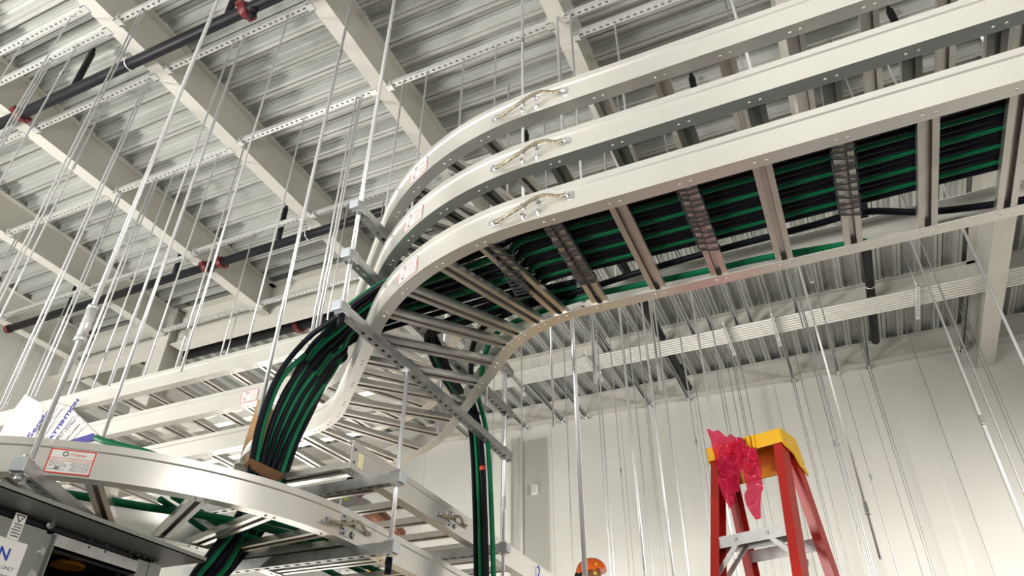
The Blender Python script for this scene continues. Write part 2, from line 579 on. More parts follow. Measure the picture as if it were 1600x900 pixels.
# beams by index: 0 = left wall ... 5 = right of the bend
for (y, k0, k1, lab) in (
        (1.59, 2, 3, 'slotted channel at the top left corner, upper of the pair between two beams'),
        (1.79, 2, 3, 'slotted channel at the top left corner, lower of the pair between two beams'),
        (1.765, 3, 4, 'short visible slotted channel at the top edge over the black pipe'),
        (2.25, 2, 3, 'slotted channel just below the nearest black pipe at left'),
        (2.245, 3, 4, 'slotted channel just below the nearest black pipe beside its red coupling'),
        (2.24, 1, 2, 'slotted channel at the left edge just below the black pipe'),
        (3.12, 1, 2, 'slotted channel low at the left edge, second beam bay'),
        (3.12, 2, 3, 'slotted channel in the third bay, halfway down the left side'),
        (3.09, 3, 4, 'slotted channel in the bay left of the tray bend'),
        (3.10, 4, 5, 'slotted channel above the bend of the top tray'),
        (3.085, 5, 6, 'slotted channel at the top, upper of two right of the bend'),
        (3.265, 5, 6, 'slotted channel at the top, lower of two right of the bend'),
        (4.16, 0, 1, 'slotted channel by the left wall above the black pipe end'),
        (4.16, 1, 2, 'slotted channel beside the farther black pipe in the second bay'),
        (4.13, 2, 3, 'slotted channel beside the farther black pipe left of the hangers'),
        (4.14, 3, 4, 'slotted channel behind the bend of the top tray'),
        (4.14, 4, 5, 'slotted channel seen between the top and middle trays'),
        (5.17, 0, 1, 'slotted channel along the main girder by the left wall'),
        (5.17, 1, 2, 'slotted channel along the main girder beside the column'),
        (5.17, 2, 3, 'slotted channel along the main girder left of the tray bend'),
        (5.17, 3, 4, 'slotted channel along the main girder behind the tray bend')):
    roof_channel(y, k0, k1, lab=lab)


def aisle_channel(px, py, far, lab, y0):
    """channel along y hung under the aisle beams, ending at the survey point (px, py)"""
    y1, z0 = (9.50, 6.325) if far else (8.08, 6.325)
    p = at(px, py, 2, z0)
    t = thing('strut_channel', (p.x, (y0 + y1) / 2, z0), lab, 'channel')
    m = MB()
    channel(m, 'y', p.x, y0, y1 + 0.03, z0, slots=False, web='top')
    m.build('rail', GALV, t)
    m = MB()
    m.box((p.x - 0.034, y1 - 0.03, z0 - 0.012), (p.x + 0.034, y1 + 0.03, z0 - 0.001))
    m.box((p.x - 0.034, y1 - 0.03, z0 - 0.012), (p.x - 0.024, y1 + 0.03, z0 + 0.048))
    m.box((p.x + 0.024, y1 - 0.03, z0 - 0.012), (p.x + 0.034, y1 + 0.03, z0 + 0.048))
    m.build('beam_clamp', WHITEP, t)


for i, (px, py, far) in enumerate(((872, 651, 1), (910, 645, 1), (1010, 626, 1), (1072, 616, 1), (1238, 586, 1), (1308, 575, 1), (1357, 567, 1), (1505, 544, 1), (815, 663, 1), (726, 678, 1))):
    aisle_channel(px, py, far, ['dark channel reaching the far wall below the fewest conduits, fourth from the tray', 'dark channel reaching the far wall beside the thick white rod', 'dark channel reaching the far wall left of the black capped pipe', 'dark channel reaching the far wall beside the black capped pipe', 'dark channel reaching the far wall above the ladder top', 'dark channel reaching the far wall just right of the bright rod', 'dark channel reaching the far wall with two rods below its clamp', 'dark channel reaching the far wall beside the deep girder', 'dark channel reaching the far wall behind the end of the tray strut', 'dark channel reaching the far wall behind the hanging cables'][i], 8.2)
for i, (px, py) in enumerate(((946, 551), (958, 556), (1086, 527), (1116, 523), (1155, 515), (1177, 511), (1248, 497))):
    aisle_channel(px, py, 0, ['thin channel over the aisle, left one of the pair at the conduits', 'thin channel over the aisle, right one of the pair at the conduits', 'thin channel over the aisle above the first conduit hanger bar', 'thin channel over the aisle right of the first thick rod', 'thin channel over the aisle, third from the pair', 'thin channel over the aisle left of the black clip on the conduits', 'thin channel over the aisle left of the slotted hanger'][i], 5.47)


# ------------------------------------------------------------------ sprinkler pipes
def pipe(lab, a, b, r, couplings=(), drops=(), cap=None, clips=()):
    a, b = Vector(a), Vector(b)
    t = thing('sprinkler_pipe', tuple((a + b) / 2), lab, 'pipe')
    MB().cyl(a, b, r, 16).build('pipe_run', PIPE, t)
    d = (b - a).normalized()
    side = Vector((0, 0, 1)).cross(d).normalized()
    for s in couplings:
        p = a + (b - a) * s
        m = MB()
        m.tube([p - d * 0.032, p - d * 0.026, p + d * 0.026, p + d * 0.032], [r * 1.12, r * 1.32, r * 1.32, r * 1.12], 16)
        for q in (-1, 1):
            c = p + side * q * r * 1.35
            m.box((-0.03, -0.022, -0.018), (0.03, 0.022, 0.018), Matrix.Translation(c))
        m.build('coupling', REDC, t)
    for s, h in drops:
        p = a + (b - a) * s
        m = MB()
        m.tube([p, p + Vector((0, 0, h))], 0.027, 10)
        m.tube([p + Vector((0, 0, h)), p + Vector((0, 0, h + 0.05 * (1 if h > 0 else -1)))], 0.015, 10)
        m.build('sprig', PIPE, t)
    for s in clips:
        p = a + (b - a) * s
        m = MB()
        ring = [p + (side * math.cos(k * PI / 10) + Vector((0, 0, 1)) * math.sin(k * PI / 10)) * (r + 0.004) for k in range(21)]
        m.tube(ring, 0.006, 6)
        m.tube([p + Vector((0, 0, r)), p + Vector((0, 0, DZ - p.z))], 0.005, 6)
        m.build('pipe_hanger', ZINC, t)
    if cap:
        p = a if cap == 'a' else b
        s = -1 if cap == 'a' else 1
        MB().tube([p - d * 0.03 * s, p + d * 0.025 * s, p + d * 0.035 * s], [r * 1.15, r * 1.15, r * 0.5], 16).build('end_cap', REDC, t)
    return t


pipe('black sprinkler pipe crossing the top left corner with a red coupling', (-8.9, 2.03, 6.15), (3.0, 2.03, 6.15), 0.043, (0.498, 0.302), ((0.483, 0.47), (0.352, 0.47), (0.505, -0.09)), None, (0.404,))
pipe('black sprinkler pipe with two red couplings ending in a red cap at the left wall', (-8.42, 4.25, 6.15), (3.0, 4.25, 6.15), 0.045, (0.266, 0.283), ((0.084, 0.47), (0.226, 0.47), (0.346, 0.47)) + tuple(((at(px, py, 1, 4.25).x + 8.42) / 11.42, at(px, py, 1, 4.25).z - 6.15) for px, py in ((822, 210), (1081, 122), (1390, 17))), 'a', (0.379, 0.053))
pA, pB = at(280, 556, 2, 6.0), at(520, 500, 2, 6.0)
yy = (pA.y + pB.y) / 2 + 0.35
a0 = at(292, 552, 1, yy)
pipe('thick black main pipe with a big red coupling behind the top left tray', (a0.x, yy, a0.z), (1.5, yy, a0.z), 0.083, (0.205,), ((0.16, 0.14),), None, ())
b0 = at(156, 604, 1, yy + 0.6)
b1 = at(207, 578, 1, yy + 0.6)
pipe('short thick black pipe with rust red ends left of the column', b0, (b1.x, yy + 0.6, b0.z), 0.08, (0.86,), (), 'a', ())
for i, (p0, p1, r, lab) in enumerate((((1012, 482), (1076, 606), 0.05, 'black capped pipe running away over the conduits'), ((1356, 396), (1368, 533), 0.048, 'black pipe over the aisle right of the ladder top'))):
    q = at(p1[0], p1[1], 2, 6.42)
    pipe(lab, (q.x, 5.6, 6.42), (q.x, q.y, 6.42), r, (), ((0.92, 0.16), (0.45, 0.16)) if i == 0 else (), None, (0.62,))

# ------------------------------------------------------------------ conduits over the aisle
for k in range(7):
    y = 7.80 + 0.052 * k
    m = MB()
    m.tube([(-3.85 - 0.03 * k, y, 6.285), (XR, y, 6.285)], 0.0165, 10)
    c = top(m, 'conduit', CONDUIT, 'white conduit in the bundle of parallel conduits crossing below the aisle beam', 'conduit', 'parallel conduits over the aisle', base=(0, y, 6.27))
for i, (px, py) in enumerate(((806, 602), (925, 572), (1139, 532), (1212, 516), (1434, 470))):
    p = at(px, py, 2, 6.235)
    t = thing('conduit_hanger', (p.x, 8.0, 6.22), ['conduit hanger bar at the left end of the conduits', 'conduit hanger bar sticking out below conduits, second from left', 'conduit hanger bar with a bright tip above the ladder', 'conduit hanger bar right of the ladder top', 'conduit hanger of slotted channel left of the deep girder'][i], 'hanger')
    m = MB()
    channel(m, 'y', p.x, 7.66, 8.36, 6.225, pitch=0.0508)
    m.build('hanger_bar', GALV_LIGHT, t)
    for yv in (7.71, 8.30):
        MB().cyl((p.x, yv, 6.20), (p.x, yv, DZ - 0.005), 0.0055, 6).build('support_rod', ZINC, t)
# ------------------------------------------------------------------ ladder cable trays
RH = 0.115
W = 0.619                       # overall tray width
RPROF = [(0, 0), (0, 0.086), (0.005, 0.091), (0.005, RH), (-0.032, RH), (-0.032, RH - 0.004), (-0.003, RH - 0.004), (-0.003, 0.004), (-0.052, 0.004), (-0.052, 0)]


def rail(path, side, z, r0=0, r1=None):
    """sweep of the rail section; path: list of (point, tangent); side +1 left of travel, -1 right"""
    rings = []
    for p, t in path:
        n = Vector((-t.y, t.x, 0)) * side
        rings.append([Vector((p.x, p.y, z)) + n * (W / 2 + u) + Vector((0, 0, v)) for u, v in RPROF])
    mb = MB().sweep(rings)
    mb.auto = True
    return mb


def straight(a, b, step=0.4):
    a, b = Vector((*a, 0)), Vector((*b, 0))
    t = (b - a).normalized()
    n = max(1, int((b - a).length / step))
    return [(a + (b - a) * (k / n), t) for k in range(n + 1)]


def arc(c, r, a0, a1, n=18):
    out = []
    s = 1 if a1 > a0 else -1
    for k in range(n + 1):
        a = a0 + (a1 - a0) * k / n
        out.append((Vector((c[0] + r * math.cos(a), c[1] + r * math.sin(a), 0)), Vector((-math.sin(a), math.cos(a), 0)) * s))
    return out


RW = 0.058


def rung(p, t, z, length=W - 0.012, w=RW):
    """channel rung, open slot underneath, across the tray at p (travel direction t)"""
    n = Vector((-t.y, t.x, 0))
    h = 0.024
    prof = [(-w / 2, 0), (-w / 2, h), (w / 2, h), (w / 2, 0), (0.010, 0), (0.010, 0.004), (w / 2 - 0.004, 0.004), (w / 2 - 0.004, h - 0.004), (-w / 2 + 0.004, h - 0.004), (-w / 2 + 0.004, 0.004), (-0.010, 0.004), (-0.010, 0)]
    poly = [Vector((p.x, p.y, z + 0.0045)) - n * (length / 2) + t * u + Vector((0, 0, v)) for u, v in prof]
    return MB().prism(poly, n * length)


def rivets(p, t, z):
    n = Vector((-t.y, t.x, 0))
    m = MB()
    for s in (-1, 1):
        for q in (-0.017, 0.017):
            c = Vector((p.x, p.y, z)) + n * s * (W / 2 - 0.03) + t * q
            m.disc_dome(c, (0, 0, -1), 0.005, 0.003, 8)
    return m


def splice(p, t, side, z, parent, jumper=True, plate=False, sc=1.0):
    """bolts of a rail joint and the braided bonding jumper across it, on the outer face"""
    n = Vector((-t.y, t.x, 0)) * side
    o = Vector((p.x, p.y, z)) + n * (W / 2)
    if plate:
        m = MB()
        M = frame(o - t * 0.035 + Vector((0, 0, 0.012)), t, (0, 0, 1))
        if side > 0:
            M = frame(o + t * 0.045 + Vector((0, 0, 0.012)), -t, (0, 0, 1))
        m.box((0, 0, 0), (0.08, 0.075, 0.003), M)
        m.build('splice_plate', ALU_BRIGHT, parent)
    for q in (-0.028, 0.028):
        for v in (0.026, 0.072):
            c = o + t * q + Vector((0, 0, v))
            m = MB()
            m.tube([c, c + n * 0.003], 0.0105 * sc, 10)
            m.hexbolt(c + n * 0.003, n, 0.0078 * sc, 0.007)
            m.cyl(c + n * 0.009, c + n * 0.016, 0.0042 * sc, 8)
            m.build('splice_bolt', ZINC_BOLT, parent)
    if jumper:
        e0, e1 = (0.036, 0.060) if side < 0 else (0.060, 0.030)
        j0, j1 = o - t * 0.135 + Vector((0, 0, e0)), o + t * 0.135 + Vector((0, 0, e1))
        pts = spline([j0 + n * 0.010, j0 + t * 0.03 + n * 0.012, j0 + t * 0.09 + n * 0.026 + Vector((0, 0, 0.010)), j1 - t * 0.10 + n * 0.028 + Vector((0, 0, 0.012)), j1 - t * 0.03 + n * 0.013, j1 + n * 0.010], 7)
        m = MB()
        for k in range(4):
            ph = k * PI / 2
            tw = []
            for i, q in enumerate(pts):
                a = ph + i * 0.55
                tw.append(q + Vector((0, 0, math.cos(a) * 0.0042)) + n * (math.sin(a) * 0.0034))
            m.tube(tw, 0.0040, 6)
        jm = m.build('bonding_jumper', BRAID, parent)
        for j, s in ((j0, -1), (j1, 1)):
            m = MB()
            M = frame(j + n * 0.002, t, (0, 0, 1)) if side < 0 else frame(j + n * 0.002, -t, (0, 0, 1))
            m.box((-0.02, -0.011, 0), (0.02, 0.011, 0.005), M)
            m.hexbolt(j + n * 0.006, n, 0.009, 0.009)
            m.cyl(j + n * 0.014, j + n * 0.022, 0.0045, 8)
            m.build('lug', ZINC_BOLT, jm)


def tray_label(c, t, n, parent, w=0.13, h=0.085, faint=False):
    """white maker label with a red frame; c centre on the rail face, t along (reading direction), n outward"""
    M = frame(Vector(c) + Vector(n) * 0.0035, t, (0, 0, 1))
    m = MB()
    m.box((-w / 2, -h / 2, -0.003), (w / 2, h / 2, 0.0), M)
    lb = m.build('maker_label', LABEL, parent)
    m = MB()
    e = 0.004 if not faint else 0.0025
    for a, b in (((-w / 2, -h / 2), (w / 2, -h / 2 + e)), ((-w / 2, h / 2 - e), (w / 2, h / 2)), ((-w / 2, -h / 2), (-w / 2 + e, h / 2)), ((w / 2 - e, -h / 2), (w / 2, h / 2)), ((-w / 2, h * 0.12), (w / 2, h * 0.12 + 0.0014)), ((-w / 2, h * 0.03), (w / 2, h * 0.03 + 0.0012))):
        m.box((a[0], a[1], 0), (b[0], b[1], 0.0006), M)
    m.build('red_print', LABEL_RED, lb)
    m = MB()
    for r_ in range(5):
        yv = -h * 0.05 - r_ * h * 0.075
        x = -w * 0.44
        rr = random.Random(r_)
        while x < w * 0.42:
            d = rr.uniform(0.004, 0.012)
            if not (-w * 0.12 < x < 0.0) and not (r_ == 3 and x < 0):
                m.box((x, yv, 0), (min(x + d, w * 0.44), yv + h * 0.018, 0.0006), M)
            x += d + 0.0025
    yv = h * 0.19
    m.tube([M @ Vector((-w * 0.16 + 0.007 * math.cos(k * PI / 8), h * 0.31 + 0.007 * math.sin(k * PI / 8), 0.0006)) for k in range(17)], 0.0014, 5)
    m.build('small_print', INK, lb)
    lettering('brand_print', 'cT.Hunter', h * 0.15, M @ Matrix.Translation((-w * 0.07, h * 0.25, 0.0002)), LABEL_RED, lb, shear=0.25)
    lettering('number_print', '007', h * 0.13, M @ Matrix.Translation((-w * 0.3, -h * 0.32, 0.0002)), INK, lb, bold=0.0004)


def make_tray(name, lab, path, z, rungs, right_first=True, group=None):
    c = path[len(path) // 2][0]
    t = thing(name, (c.x, c.y, z), lab, 'cable tray', group)
    rail(path, 1, z).build('side_rail', ALU, t)
    rail(path, -1, z).build('side_rail', ALU, t)
    for p, d in rungs:
        rm = rung(p, d, z)
        rv = rivets(p, d, z)
        rm.add(rv.v, rv.f, True)
        rm.build('rung', ALU_RUNG, t)
    return t


# the S-bend shared by the three stacked trays: from the right along -x, 45 degrees away, along -x again
YC = 1.746 + W / 2
X0 = -0.716
RC = 0.61 + W / 2
S45 = math.sin(PI / 4)
c1 = (X0, YC + RC)
e1 = (X0 - RC * S45, YC + RC * (1 - S45))
DL = 0.80
e2 = (e1[0] - DL * S45, e1[1] + DL * S45)
c2 = (e2[0] - RC * S45, e2[1] - RC * S45)
YC2 = c2[1] + RC
bend1 = arc(c1, RC, -PI / 2, -PI / 2 - PI / 4)
diag = straight(e1, e2, 0.2)
bend2 = arc(c2, RC, PI / 4, PI / 2)
XEND = c2[0]
ZT = {1: 3.739, 2: 3.473, 3: 3.214}
LEFT_END = {1: -8.4, 2: -6.3, 3: -6.3}
names = {1: 'topmost of the three stacked aluminium ladder trays with an S-bend', 2: 'middle one of the three stacked aluminium ladder trays', 3: 'lowest stacked ladder tray, carrying the green and black cables'}
TRAY = {}
for k in (1, 2, 3):
    z = ZT[k]
    path = straight((2.6, YC), (X0, YC), 0.5) + bend1[1:] + diag[1:] + bend2[1:] + straight((XEND, YC2), (LEFT_END[k], YC2), 0.5)[1:]
    rg = []
    sh = {1: -0.02, 2: 0.03, 3: 0.0}[k]
    x = -0.662 + sh + 0.2286 * 14
    while x > X0 + 0.05:
        if x < 2.55:
            rg.append((Vector((x, YC, 0)), Vector((-1, 0, 0))))
        x -= 0.2286
    for a in (rad(10), rad(19.5), rad(30), rad(39)):
        A = -PI / 2 - a
        rg.append((Vector((c1[0] + RC * math.cos(A), c1[1] + RC * math.sin(A), 0)), Vector((math.sin(A), -math.cos(A), 0))))
    dv = Vector((-S45, S45, 0))
    for q in (0.10, 0.30, 0.52, 0.73):
        rg.append((Vector((e1[0], e1[1], 0)) + dv * q, dv))
    for a in (rad(6), rad(17), rad(28), rad(40)):
        A = PI / 4 + a
        rg.append((Vector((c2[0] + RC * math.cos(A), c2[1] + RC * math.sin(A), 0)), Vector((-math.sin(A), math.cos(A), 0))))
    x = XEND - 0.12
    while x > LEFT_END[k] + 0.1:
        rg.append((Vector((x, YC2, 0)), Vector((-1, 0, 0))))
        x -= 0.2286
    TRAY[k] = make_tray('cable_tray', names[k], path, z, rg, group=None)
    # joints: near (camera side) rail is on the left hand of travel (-x travel, left is -y)
    splice(Vector((X0, YC, 0)), Vector((-1, 0, 0)), 1, z, TRAY[k], True)
    splice(Vector((XEND, YC2, 0)), Vector((-1, 0, 0)), 1, z, TRAY[k], False)
    A = -PI / 2 - rad(27)
    n = Vector((math.cos(A), math.sin(A), 0))
    tt = Vector((-math.sin(A), math.cos(A), 0))
    tray_label(Vector((c1[0], c1[1], z + 0.046)) + n * (RC + W / 2), tt, n, TRAY[k], 0.125, 0.075, True)
    # far rail joint seen from inside
    for q in (-0.03, 0.03):
        for v in (0.03, 0.075):
            c = Vector((X0 + q, YC + W / 2 - 0.004, z + v))
            MB().hexbolt(c, (0, -1, 0), 0.009, 0.009).build('splice_bolt', ZINC_BOLT, TRAY[k])
lx = at(391, 616, 1, YC2 - W / 2).x
tray_label(Vector((lx, YC2 - W / 2, ZT[2] + 0.046)), Vector((1, 0, 0)), Vector((0, -1, 0)), TRAY[2], 0.12, 0.07, True)

# the two low trays running away along +y: one with a 90 degree bend over the cabinet, one starting above it
XO = -1.735                     # outer face of both right rails
ZE, ZR = 2.436, 2.710
xc = XO - W / 2
YS = 2.40
cE = (xc - RC, YS)
pathE = straight((-6.5, YS - RC), (cE[0], YS - RC), 0.5) + arc(cE, RC, -PI / 2, 0, 28)[1:] + straight((xc, YS), (xc, 8.8), 0.6)[1:]
rgE = []
for a in (4, 17, 30, 43, 59, 71, 83):
    A = rad(-90 + a)
    rgE.append((Vector((cE[0] + RC * math.cos(A), cE[1] + RC * math.sin(A), 0)), Vector((-math.sin(A), math.cos(A), 0))))
y = YS + 0.02
while y < 8.6:
    rgE.append((Vector((xc, y, 0)), Vector((0, 1, 0))))
    y += 0.2286
x = cE[0] - 0.15
while x > -6.3:
    rgE.append((Vector((x, YS - RC, 0)), Vector((1, 0, 0))))
    x -= 0.2286
trayE = make_tray('cable_tray', 'bright curved ladder tray over the grey cabinet with a red framed label', pathE, ZE, rgE)
splice(Vector((xc, YS - 0.06, 0)), Vector((0, 1, 0)), -1, ZE, trayE, True, True, 1.25)
A = rad(-50.5)
n = Vector((math.cos(A), math.sin(A), 0))
tt = Vector((-math.sin(A), math.cos(A), 0))
tray_label(Vector((cE[0], cE[1], ZE + 0.0455)) + n * (RC + W / 2), tt, n, trayE, 0.135, 0.080)
splice(Vector((xc, 3.30, 0)), Vector((0, 1, 0)), -1, ZE, trayE, True, True, 1.25)
YR = 2.30
pathR = straight((xc, YR), (xc, 8.8), 0.6)
rgR = []
y = YR + 0.035
while y < 8.6:
    rgR.append((Vector((xc, y, 0)), Vector((0, 1, 0))))
    y += 0.2286
trayR = make_tray('cable_tray', 'straight ladder tray with a bare open end, above the curved tray', pathR, ZR, rgR)
splice(Vector((xc, 3.16, 0)), Vector((0, 1, 0)), -1, ZR, trayR, True, True, 1.25)
for xx, nx in ((XO, 1), (XO - W, -1), (XO - W + 0.004, 1)):
    for v in (0.03, 0.082):
        MB().hexbolt((xx, YR + 0.022, ZR + v), (nx, 0, 0), 0.006, 0.002, 10).build('bolt_hole', INK, trayR)
m = MB()
m.box((XO, YR + 0.05, ZR + 0.02), (XO + 0.0008, YR + 0.085, ZR + 0.08))
m.build('yellow_sticker', mat('pale_yellow_sticker', (0.80, 0.74, 0.42), 0.5), trayR)


# ------------------------------------------------------------------ trapeze struts under the trays
def trapeze(lab, axis, c, lo, hi, zt, nuts=(), caps=(True, False), h=0.041):
    mid = (lo + hi) / 2
    loc = (mid, c, zt - h) if axis == 'x' else (c, mid, zt - h)
    t = thing('trapeze_strut', loc, lab, 'strut')
    m = MB()
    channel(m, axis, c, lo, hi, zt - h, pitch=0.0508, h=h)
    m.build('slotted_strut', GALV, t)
    for e, s, on in ((lo, -1, caps[0]), (hi, 1, caps[1])):
        if not on:
            continue
        m = MB()
        if axis == 'x':
            m.box((e - 0.004, c - 0.022, zt - h - 0.001), (e + 0.004, c + 0.022, zt + 0.001))
        else:
            m.box((c - 0.022, e - 0.004, zt - h - 0.001), (c + 0.022, e + 0.004, zt + 0.001))
        m.build('end_cap', BLUEGREY, t, 0.002)
    for q in nuts:
        p = (q, c) if axis == 'x' else (c, q)
        m = MB()
        m.box((p[0] - 0.021, p[1] - 0.021, zt - h - 0.006), (p[0] + 0.021, p[1] + 0.021, zt - h - 0.001))
        m.tube([(p[0], p[1], zt - h - 0.018), (p[0], p[1], zt - h - 0.006)], 0.012, 6, False)
        m.build('nut_and_washer', ZINC_BOLT, t)
        m = MB()
        m.box((p[0] - 0.021, p[1] - 0.021, zt + 0.001), (p[0] + 0.021, p[1] + 0.021, zt + 0.006))
        m.tube([(p[0], p[1], zt + 0.006), (p[0], p[1], zt + 0.018)], 0.012, 6, False)
        m.build('nut_and_washer', ZINC_BOLT, t)
    return t


RX = -1.592
for k in (1, 2, 3):
    trapeze(['', 'strut below the bend of the topmost tray', 'strut below the bend of the middle tray', 'long slotted strut crossing under the bend of the lowest tray'][k], 'y', RX, 1.885, 3.53, ZT[k], (1.925, 2.43, 3.46) if k == 3 else (1.925, 3.46), (True, True))
for k in (1, 2, 3):
    xs = at(100, 640, 2, ZT[1] - 0.04).x
    trapeze('strut under the left run of the %s stacked tray behind the printed sheet' % ('topmost', 'middle', 'lowest')[k - 1], 'y', xs - 0.05, YC2 - W / 2 - 0.12, YC2 + W / 2 + 0.12, ZT[k], (), (True, True))
trapeze('dark strut end above the curved tray beside the open tray end', 'x', 2.43, -2.62, -1.565, ZR, (-1.592,), (False, True))
trapeze('dark strut under the curved tray, its end cap at the hanging rod', 'x', 2.43, -2.62, -1.565, ZE, (-1.592,), (False, True))
trapeze('dark strut end behind the hanging cables, under the straight low tray', 'x', 3.46, -2.62, -1.565, ZR, (-1.592,), (False, True))
trapeze('dark strut under the curved low tray behind hanging cables', 'x', 3.46, -2.62, -1.565, ZE, (-1.592,), (False, True))
pz = at(24, 735, 2, ZE - 0.041)
ts = trapeze('strut with a square clevis end under the left end of the curved tray', 'x', pz.y, pz.x, pz.x + 0.95, ZE, (pz.x + 0.03,), (True, False))
mid = pz + Vector((math.cos(rad(118)), math.sin(rad(118)), 0)) * 0.475
ts.location = (mid.x, mid.y, ts.location.z)
ts.rotation_euler.z = rad(118)
# ------------------------------------------------------------------ threaded hanger rods
ROOF_Z = BZ + 0.012


def rod(x, y, z0, z1, lab, group=None, r=0.0058, couplings=(), m=ZINC, cap=None):
    r *= 1.12
    me = MB().cyl((x, y, z0), (x, y, z1), r, 10)
    o = top(me, 'hanger_rod', m, lab, 'rod', group, base=(x, y, z0))
    for zc in couplings:
        c = MB()
        c.tube([(x, y, zc - 0.024), (x, y, zc + 0.024)], r + 0.0036, 6, False)
        c.tube([(x, y, zc - 0.038), (x, y, zc - 0.028)], r + 0.0052, 6, False)
        c.build('coupling_nut', ZINC_BOLT, o)
    if cap:
        MB().cyl((x, y, z0 - 0.001), (x, y, z0 + 0.06), r + 0.004, 8).build('end_cap', BLACK, o)
    return o


def hang(px, py, y, lab, group=None, bottom=None, zbot=2.2, r=0.0058, coup=(), topz=None, pair=0.0, ztop=None):
    """rod in the plane of the roof channel at depth y, read at (px, py); bottom = reading of its lower end"""
    p = at(px, py, 1, y)
    if bottom:
        zb = min((at(bottom[0], bottom[1], 1, y)).z, ROOF_Z - 0.4)
    else:
        zb = zbot
    cs = [at(cx_, cy_, 1, y).z for cx_, cy_ in coup]
    zt = ztop or (ROOF_Z if y < 5.3 and min(abs(y - q) for q in (1.59, 1.79, 1.765, 2.25, 3.12, 3.09, 3.265, 4.16, 4.13, 5.17)) < 0.025 else DZ + 0.02)
    cs = [c for c in cs if zb < c < zt]
    o = rod(p.x, y, zb, zt, lab, group, r, cs)
    if pair:
        rod(p.x + pair, y + 0.012, zb, zt, lab + ', right twin of a close pair' if not group else lab, group, r)
    return o


LG = 'threaded rods over the left trays'
LL = 'thin zinc threaded rod in the dense group of rods hanging at the left'
for (px, py, y, bot, cp, pr, r) in (
        (14, 0, 1.59, None, (), 0.02, .0055), (45, 0, 1.79, None, (), 0, .0055),
        (40, 61, 1.59, None, (), 0, .0055), (111, 26, 1.59, None, (), 0, .0055), (78, 91, 1.79, None, (), 0.018, .0055),
        (160, 0, 1.79, None, ((96, 114),), 0, .0055), (192, 46, 3.12, (10, 560), ((195, 46),), 0.03, .006),
        (220, 17, 1.765, None, (), 0.02, .0055), (240, 6, 2.25, (0, 590), ((115, 258),), 0, .006),
        (287, 0, 2.25, (0, 640), ((269, 36), (247, 85)), 0.02, .006), (314, 0, 3.12, (42, 622), (), 0.035, .0062),
        (351, 0, 3.12, (100, 632), (), 0, .0062), (366, 63, 2.245, (176, 601), (), 0, .0058),
        (272, 270, 3.12, (148, 612), ((165, 555),), 0, .0062), (240, 283, 3.12, (88, 628), (), 0.03, .0062),
        (342, 239, 3.12, (206, 600), (), 0, .0062), (452, 22, 2.245, (262, 586), (), 0, .0058),
        (382, 227, 3.09, (252, 589), ((287, 520),), 0, .0062), (311, 220, 4.16, (120, 625), (), 0, .006),
        (214, 220, 4.16, (60, 640), (), 0, .006)):
    hang(px, py, y, LL, LG, bot, 2.0, r, cp, pair=pr)
MG = 'threaded rods left of the tray bend'
ML = 'zinc threaded rod hanging between roof and trays just left of the tray bend'
for (px, py, y, bot, cp, pr, r) in (
        (474, 190, 3.09, (388, 545), (), 0, .0062), (556, 158, 3.09, (468, 522), (), 0, .0062),
        (591, 0, 3.09, (484, 518), ((570, 126),), 0.012, .0062), (452, 160, 4.13, (370, 552), (), 0, .006),
        (535, 274, 4.13, (455, 524), (), 0, .006), (395, 400, 5.17, (352, 560), (), 0, .006), (522, 440, 4.14, (508, 500), (), 0, .006)):
    hang(px, py, y, ML, MG, bot, 2.0, r, cp, pair=pr)
hang(550, 0, 2.25, 'thick hanger rod with a coupling, passing in front of the left trays to the cardboard', None, (408, 650), r=.0085, coup=((531, 81),))
hang(324, 220, 2.25, 'stout rod with a long coupling near its lower end, in front of the left trays', None, (177, 684), r=.0085, coup=((183, 640),))
p = at(45, 728, 2, ZE)
q = at(330, 0, 1, p.y)
o = rod(p.x, p.y, ZE - 0.06, ROOF_Z, 'thickest silver rod running down to the square strut end over the cabinet', None, 0.0078)
c = MB()
zc = at(129, 507, 1, p.y).z
c.tube([(p.x, p.y, zc - 0.055), (p.x, p.y, zc + 0.055)], 0.0165, 12)
c.tube([(p.x, p.y, zc - 0.075), (p.x, p.y, zc - 0.055)], 0.019, 12)
c.tube([(p.x, p.y, zc + 0.055), (p.x, p.y, zc + 0.07)], 0.018, 12)
c.build('conduit_coupling', GALV_LIGHT, o)

rod(RX, 1.925, ZT[3] - 0.09, ROOF_Z, 'rod through the camera side ends of the three bend struts', None, 0.0085, (ROOF_Z - 0.75,), cap=True)
rod(RX, 3.46, ZR - 1.2, ROOF_Z, 'rod through the far ends of the three bend struts, down to the low strut', None, 0.008, (2.93,))
rod(RX, 2.43, ZE - 0.115, ZT[3] - 0.03, 'short rod from the lowest bend strut down through both dark low struts', None, 0.0082, (), cap=True)

TG = 'rods behind the stacked trays'
TL = 'zinc threaded rod hanging from the roof behind the stacked trays right of the bend'
for (px, py, y, zb, cp, r) in ((630, 132, 3.10, 3.9, (), .006), (680, 0, 3.10, 3.9, (), .0062), (731, 0, 3.10, 3.2, ((727, 25),), .0075),
                               (775, 75, 3.10, 3.3, (), .006), (816, 0, 2.62, 3.4, ((814, 64),), .0075), (891, 25, 3.085, 3.3, (), .0066), (960, 34, 3.265, 3.3, (), .0066),
                               (1147, 15, 2.62, 3.3, (), .0075), (1540, 66, 2.62, 3.35, (), .0075), (590, 380, 4.14, 3.2, (), .006)):
    hang(px, py, y, TL, TG, None, zb, r, cp)

